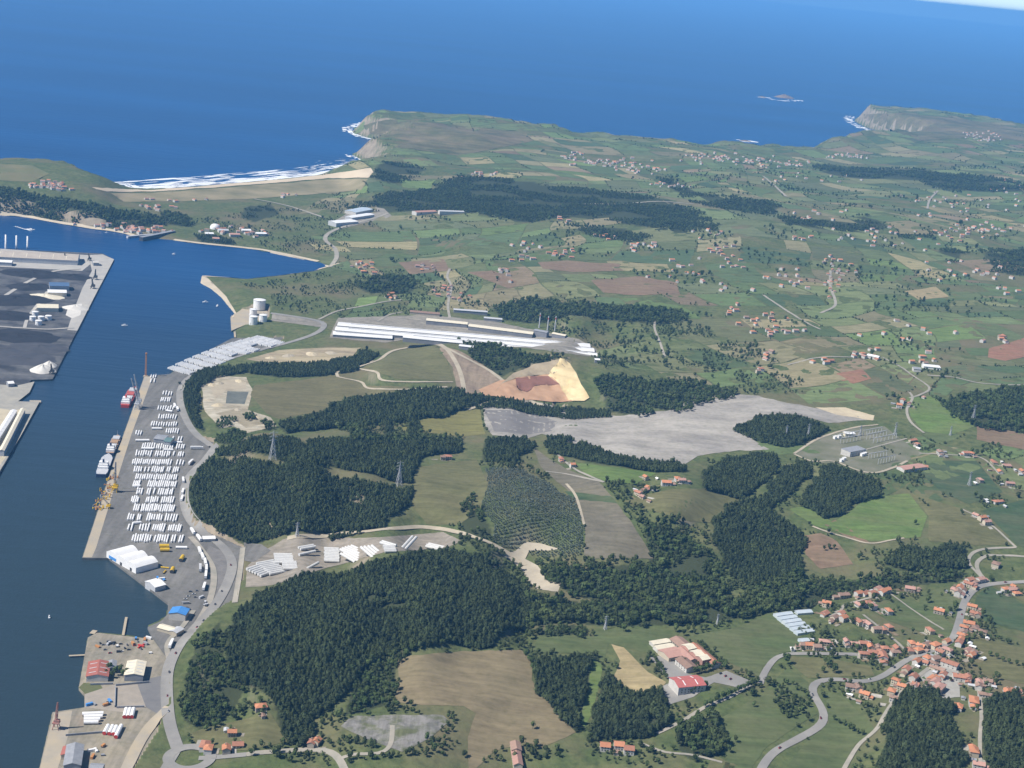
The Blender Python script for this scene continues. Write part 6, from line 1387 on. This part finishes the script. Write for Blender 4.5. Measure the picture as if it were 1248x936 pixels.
# ------------------------------------------------------------------ single trees
TREES = []
def tree(x, y, kind, s):
    k = 'pine' if kind == 'pine' else 'leaf'; e = empty('pine_tree' if k == 'pine' else 'tree', (x, y, float(hs(x, y)) + .2), random.uniform(0, 6)); e.scale = (s * random.uniform(.9, 1.1), s * random.uniform(.9, 1.1), s * random.uniform(.85, 1.15))
    obj('trunk', TRUNK[k], e); obj('crown', random.choice(CROWN[k]), e); TREES.append((e, 'tall dark pine tree' if k == 'pine' else 'broad green tree' if s > .8 else 'small round green tree'))
for x, y, k, s in [(760, 770, 'leaf', 1.1), (905, 759, 'leaf', .9), (1010, 815, 'leaf', 1.3), (1017, 821, 'leaf', 1.2), (1005, 811, 'leaf', 1.0), (956, 804, 'leaf', .7), (649, 889, 'leaf', .8), (1130, 735, 'leaf', 1.0), (1003, 820, 'leaf', .8), (880, 910, 'leaf', .9), (896, 905, 'leaf', .8), (888, 918, 'leaf', .8), (868, 915, 'leaf', .9), (845, 918, 'leaf', .8), (820, 915, 'leaf', .7), (918, 862, 'leaf', .7), (928, 838, 'leaf', .6), (1163, 745, 'leaf', 1.2), (1158, 748, 'leaf', 1.0), (1198, 752, 'leaf', 1.0), (1204, 760, 'leaf', 1.0), (1060, 745, 'leaf', 1.0), (1050, 742, 'leaf', .9), (1038, 760, 'leaf', 1.0), (833, 775, 'leaf', .9), (838, 771, 'leaf', .9), (823, 771, 'leaf', .9), (422, 905, 'pine', .8), (435, 908, 'pine', .9), (444, 910, 'pine', .9), (452, 911, 'pine', 1.0), (456, 911, 'pine', .9), (340, 918, 'leaf', .8), (306, 922, 'leaf', .9), (232, 815, 'leaf', 1.), (1115, 640, 'leaf', .8), (1124, 613, 'leaf', .6), (1188, 607, 'leaf', 1.0), (1195, 612, 'leaf', 1.0), (1010, 670, 'leaf', .8), (1004, 672, 'leaf', .7), (1016, 670, 'leaf', .7), (960, 660, 'leaf', .8), (133, 820, 'leaf', 1.0), (140, 824, 'leaf', .9), (146, 820, 'leaf', 1.0), (150, 826, 'leaf', .9), (155, 824, 'leaf', .8), (136, 827, 'leaf', .8), (128, 825, 'leaf', .7), (1184, 553, 'leaf', .9), (1190, 556, 'leaf', 1.), (1196, 555, 'leaf', .9), (1136, 548, 'leaf', .9), (1130, 550, 'leaf', .7), (1095, 488, 'leaf', 1.0), (1088, 484, 'leaf', 1.1), (1080, 487, 'leaf', 1.1)]:
    p = D((x, y)); tree(p[0], p[1], k, s)
for line, sp, s in [('796 802,804 815,812 828', 5, .55), ('853 787,868 800,884 815', 6, .5), ('892 818,910 830,922 838', 6, .5), ('860 863,880 852,905 842,925 832', 5.5, .75), ('846 822,860 818,878 812,884 816', 4.5, .85), ('1016 878,1035 890,1052 898', 7, .7), ('640 800,650 815,652 830', 6, .8), ('842 845,850 843,862 838', 5, .7), ('1080 700,1110 705,1140 700', 8, .8), ('1205 800,1225 808,1248 815', 9, .7), ('945 740,960 748,975 735', 8, .7)]:
    w = drop(*smooth_line(pts(line), 8).T)[:, :2]; seg = np.r_[0, np.cumsum(np.hypot(*np.diff(w, axis=0).T))]
    for t in np.arange(0, seg[-1], sp): tree(float(np.interp(t, seg, w[:, 0])) + random.uniform(-1, 1), float(np.interp(t, seg, w[:, 1])) + random.uniform(-1, 1), 'leaf', s * random.uniform(.8, 1.2))
hx = np.array([[e.location.x, e.location.y] for e, w, c in HL if c is None])
cnt = 0
while len(TREES) < 295 and cnt < 2000:
    cnt += 1; k = random.randrange(len(hx)); a = random.uniform(0, 6.28); r = random.uniform(9, 24); x, y = hx[k][0] + r * math.cos(a), hx[k][1] + r * math.sin(a)
    if np.hypot(hx[:, 0] - x, hx[:, 1] - y).min() < 8.5 or not off_roads(np.array([x]), np.array([y]), 2.5)[0] or min((math.hypot(e.location.x - x, e.location.y - y) for e, _ in TREES), default=99) < 4: continue
    tree(x, y, 'leaf', random.uniform(.38, .72))
LMW = LMW + [(D((140, 822))[:2], 'the red roofed quay hall'), (D((965, 870))[:2], 'the meadow inside the road bend'), (D((853, 895))[:2], 'the round grove below the factory'), (D((900, 832))[:2], 'the factory entrance road'), (D((1217, 805))[:2], 'the olive pasture at the right'), (D((1033, 890))[:2], 'the field between road and lower lane'), (D((440, 908))[:2], 'the pine row of the gravel yard'), (D((1090, 487))[:2], 'the winding lane by the spoil heap tip'), (D((1150, 845))[:2], 'the big orange barn in the village'), (D((1050, 745))[:2], 'the old houses above the greenhouses')]
rank_label(TREES, '{word}, {ord} to {lm}', 'tree', 'single trees in gardens and hedges')

# ------------------------------------------------------------------ surf and islets
FOAM = mat('surf foam', (.80, .82, .84), (.70, .74, .78), scale=.05)
def surf(line, n, width, length, label, along=True, bias=1.0):
    """foam patches: many thin irregular rafts of froth lying on the water along a shoreline"""
    P = smooth_line(pts(line), 8); w = at_z(P[:, 0], P[:, 1], 0.0); seg = np.r_[0, np.cumsum(np.hypot(*np.diff(w, axis=0).T))]; V = []; F = []
    d = np.gradient(w, axis=0); d /= np.hypot(d[:, 0], d[:, 1])[:, None]
    for k in range(n):
        t = rng.random() * seg[-1]; c = np.array([np.interp(t, seg, w[:, 0]), np.interp(t, seg, w[:, 1])]); dv = np.array([np.interp(t, seg, d[:, 0]), np.interp(t, seg, d[:, 1])]); dv /= np.hypot(*dv); nn = np.array([-dv[1], dv[0]])
        if hs(*(c + nn * 40)) > hs(*(c - nn * 40)): nn = -nn
        u = rng.random() ** bias; row = u
        clump = .4 + 1.2 * float(vnoise(np.array(t / 130.), np.array(row * 3)))
        c = c + nn * width * u; a = length * rng.uniform(.3, 1.) * clump; b = a * rng.uniform(.05, .13) if along else a * rng.uniform(.4, .8); k0 = len(V); N = 9; z = .25 + .5 * rng.random()
        for q in range(N):
            an = 2 * math.pi * q / N; r = rng.uniform(.6, 1.15); p = c + dv * a * r * math.cos(an) + nn * b * r * math.sin(an); V.append((p[0], p[1], z))
        F.append(tuple(k0 + q for q in range(N)))
    tag(obj('surf', new_mesh('surf', V, F, FOAM)), label, 'surf', kind='stuff')
surf('450 205,400 212,330 219,250 226,180 231,130 232,114 227', 300, 150, 70, 'white breakers along the long beach', True, 1.3)
surf('450 205,400 212,330 219,250 226,180 231,130 232,114 227', 230, 40, 55, 'dense wash on the sand of the long beach', True, 1.0)
surf('446 200,430 200,410 203', 50, 120, 30, 'white breakers at the right end of the beach')
surf('480 173,450 168,432 162,428 158,436 154,450 151', 90, 40, 22, 'foam round the tip of the near headland', False)
surf('452 203,440 194,428 189', 30, 30, 18, 'foam at the small point beside the beach', False)
surf('1120 173,1085 164,1055 156,1040 148,1042 142', 110, 55, 26, 'foam under the far cape cliffs', False)
surf('985 188,962 191', 24, 50, 30, 'foam in the far cove')
surf('1062 175,1048 175', 16, 60, 26, 'foam patch off the cape', False)
surf('918 172,900 171', 18, 60, 24, 'foam patch over far rocks', False)
surf('936 119,920 118', 16, 60, 22, 'foam beside the left islet', False)
surf('972 122,956 123,942 121', 26, 60, 24, 'foam round the right islet', False)
surf('658 158,642 156', 14, 70, 24, 'foam at the headland inlet', False)
surf('1188 152,1176 150', 10, 70, 24, 'foam at the far end of the cape', False)
surf('38 281,20 276', 24, 7, 12, 'wake behind the small white boat')
ROCK = mat('islet rock', (.24, .18, .14), (.17, .13, .11), scale=.02)
for p, r, h, l in [((956, 119), 62, 24, 'brown rocky islet off the far coast, right one'), ((929, 118.5), 26, 8, 'low rocky islet off the far coast, left one'), ((909, 172), 26, 6, 'low rock awash near the far coast')]:
    q = at_z(p[0], p[1], 0.0); o = heap((p[0], p[1]), r, h, ROCK, l, 1.3, 0, 'rocky_islet'); o.location = (q[0], q[1], 0); o['category'] = 'islet'
print('OBJ', len(bpy.data.objects), 'houses', len(HL), 'sections', ns, 'trees', len(TREES))
# steel pieces waiting on the quay apron near the yellow cranes
SP = []
for k in range(26):
    t = random.random(); x = 138 - 20 * t + random.uniform(-5, 5); y = 580 + 45 * t + random.uniform(-3, 3); q = at_z(x, y, 3.3); e = empty('steel_frame', (q[0], q[1], 3.3), random.uniform(0, 3)); L = random.uniform(2.5, 6); c = random.choice([ORNG, ORNG, YEL, GREY])
    for sx in (-1, 1): MB().box(sx * L - .4, sx * L + .4, -1.2, 1.2, 0, random.uniform(2, 5)).build('upright', c, e)
    MB().box(-L + .45, L - .45, -.4, .4, 1.2, 2.0).build('beam', c, e); SP.append((y, e, {'rust orange': 'rust orange', 'yellow paint': 'yellow', 'grey steel': 'grey'}[c.name]))
for n, (_, e, c) in enumerate(sorted(SP, key=lambda t: t[0])): tag(e, f'{c} steel frame on the quay apron, {ordw(n)} from the top', 'steel frame', 'steel frames beside the yellow cranes')
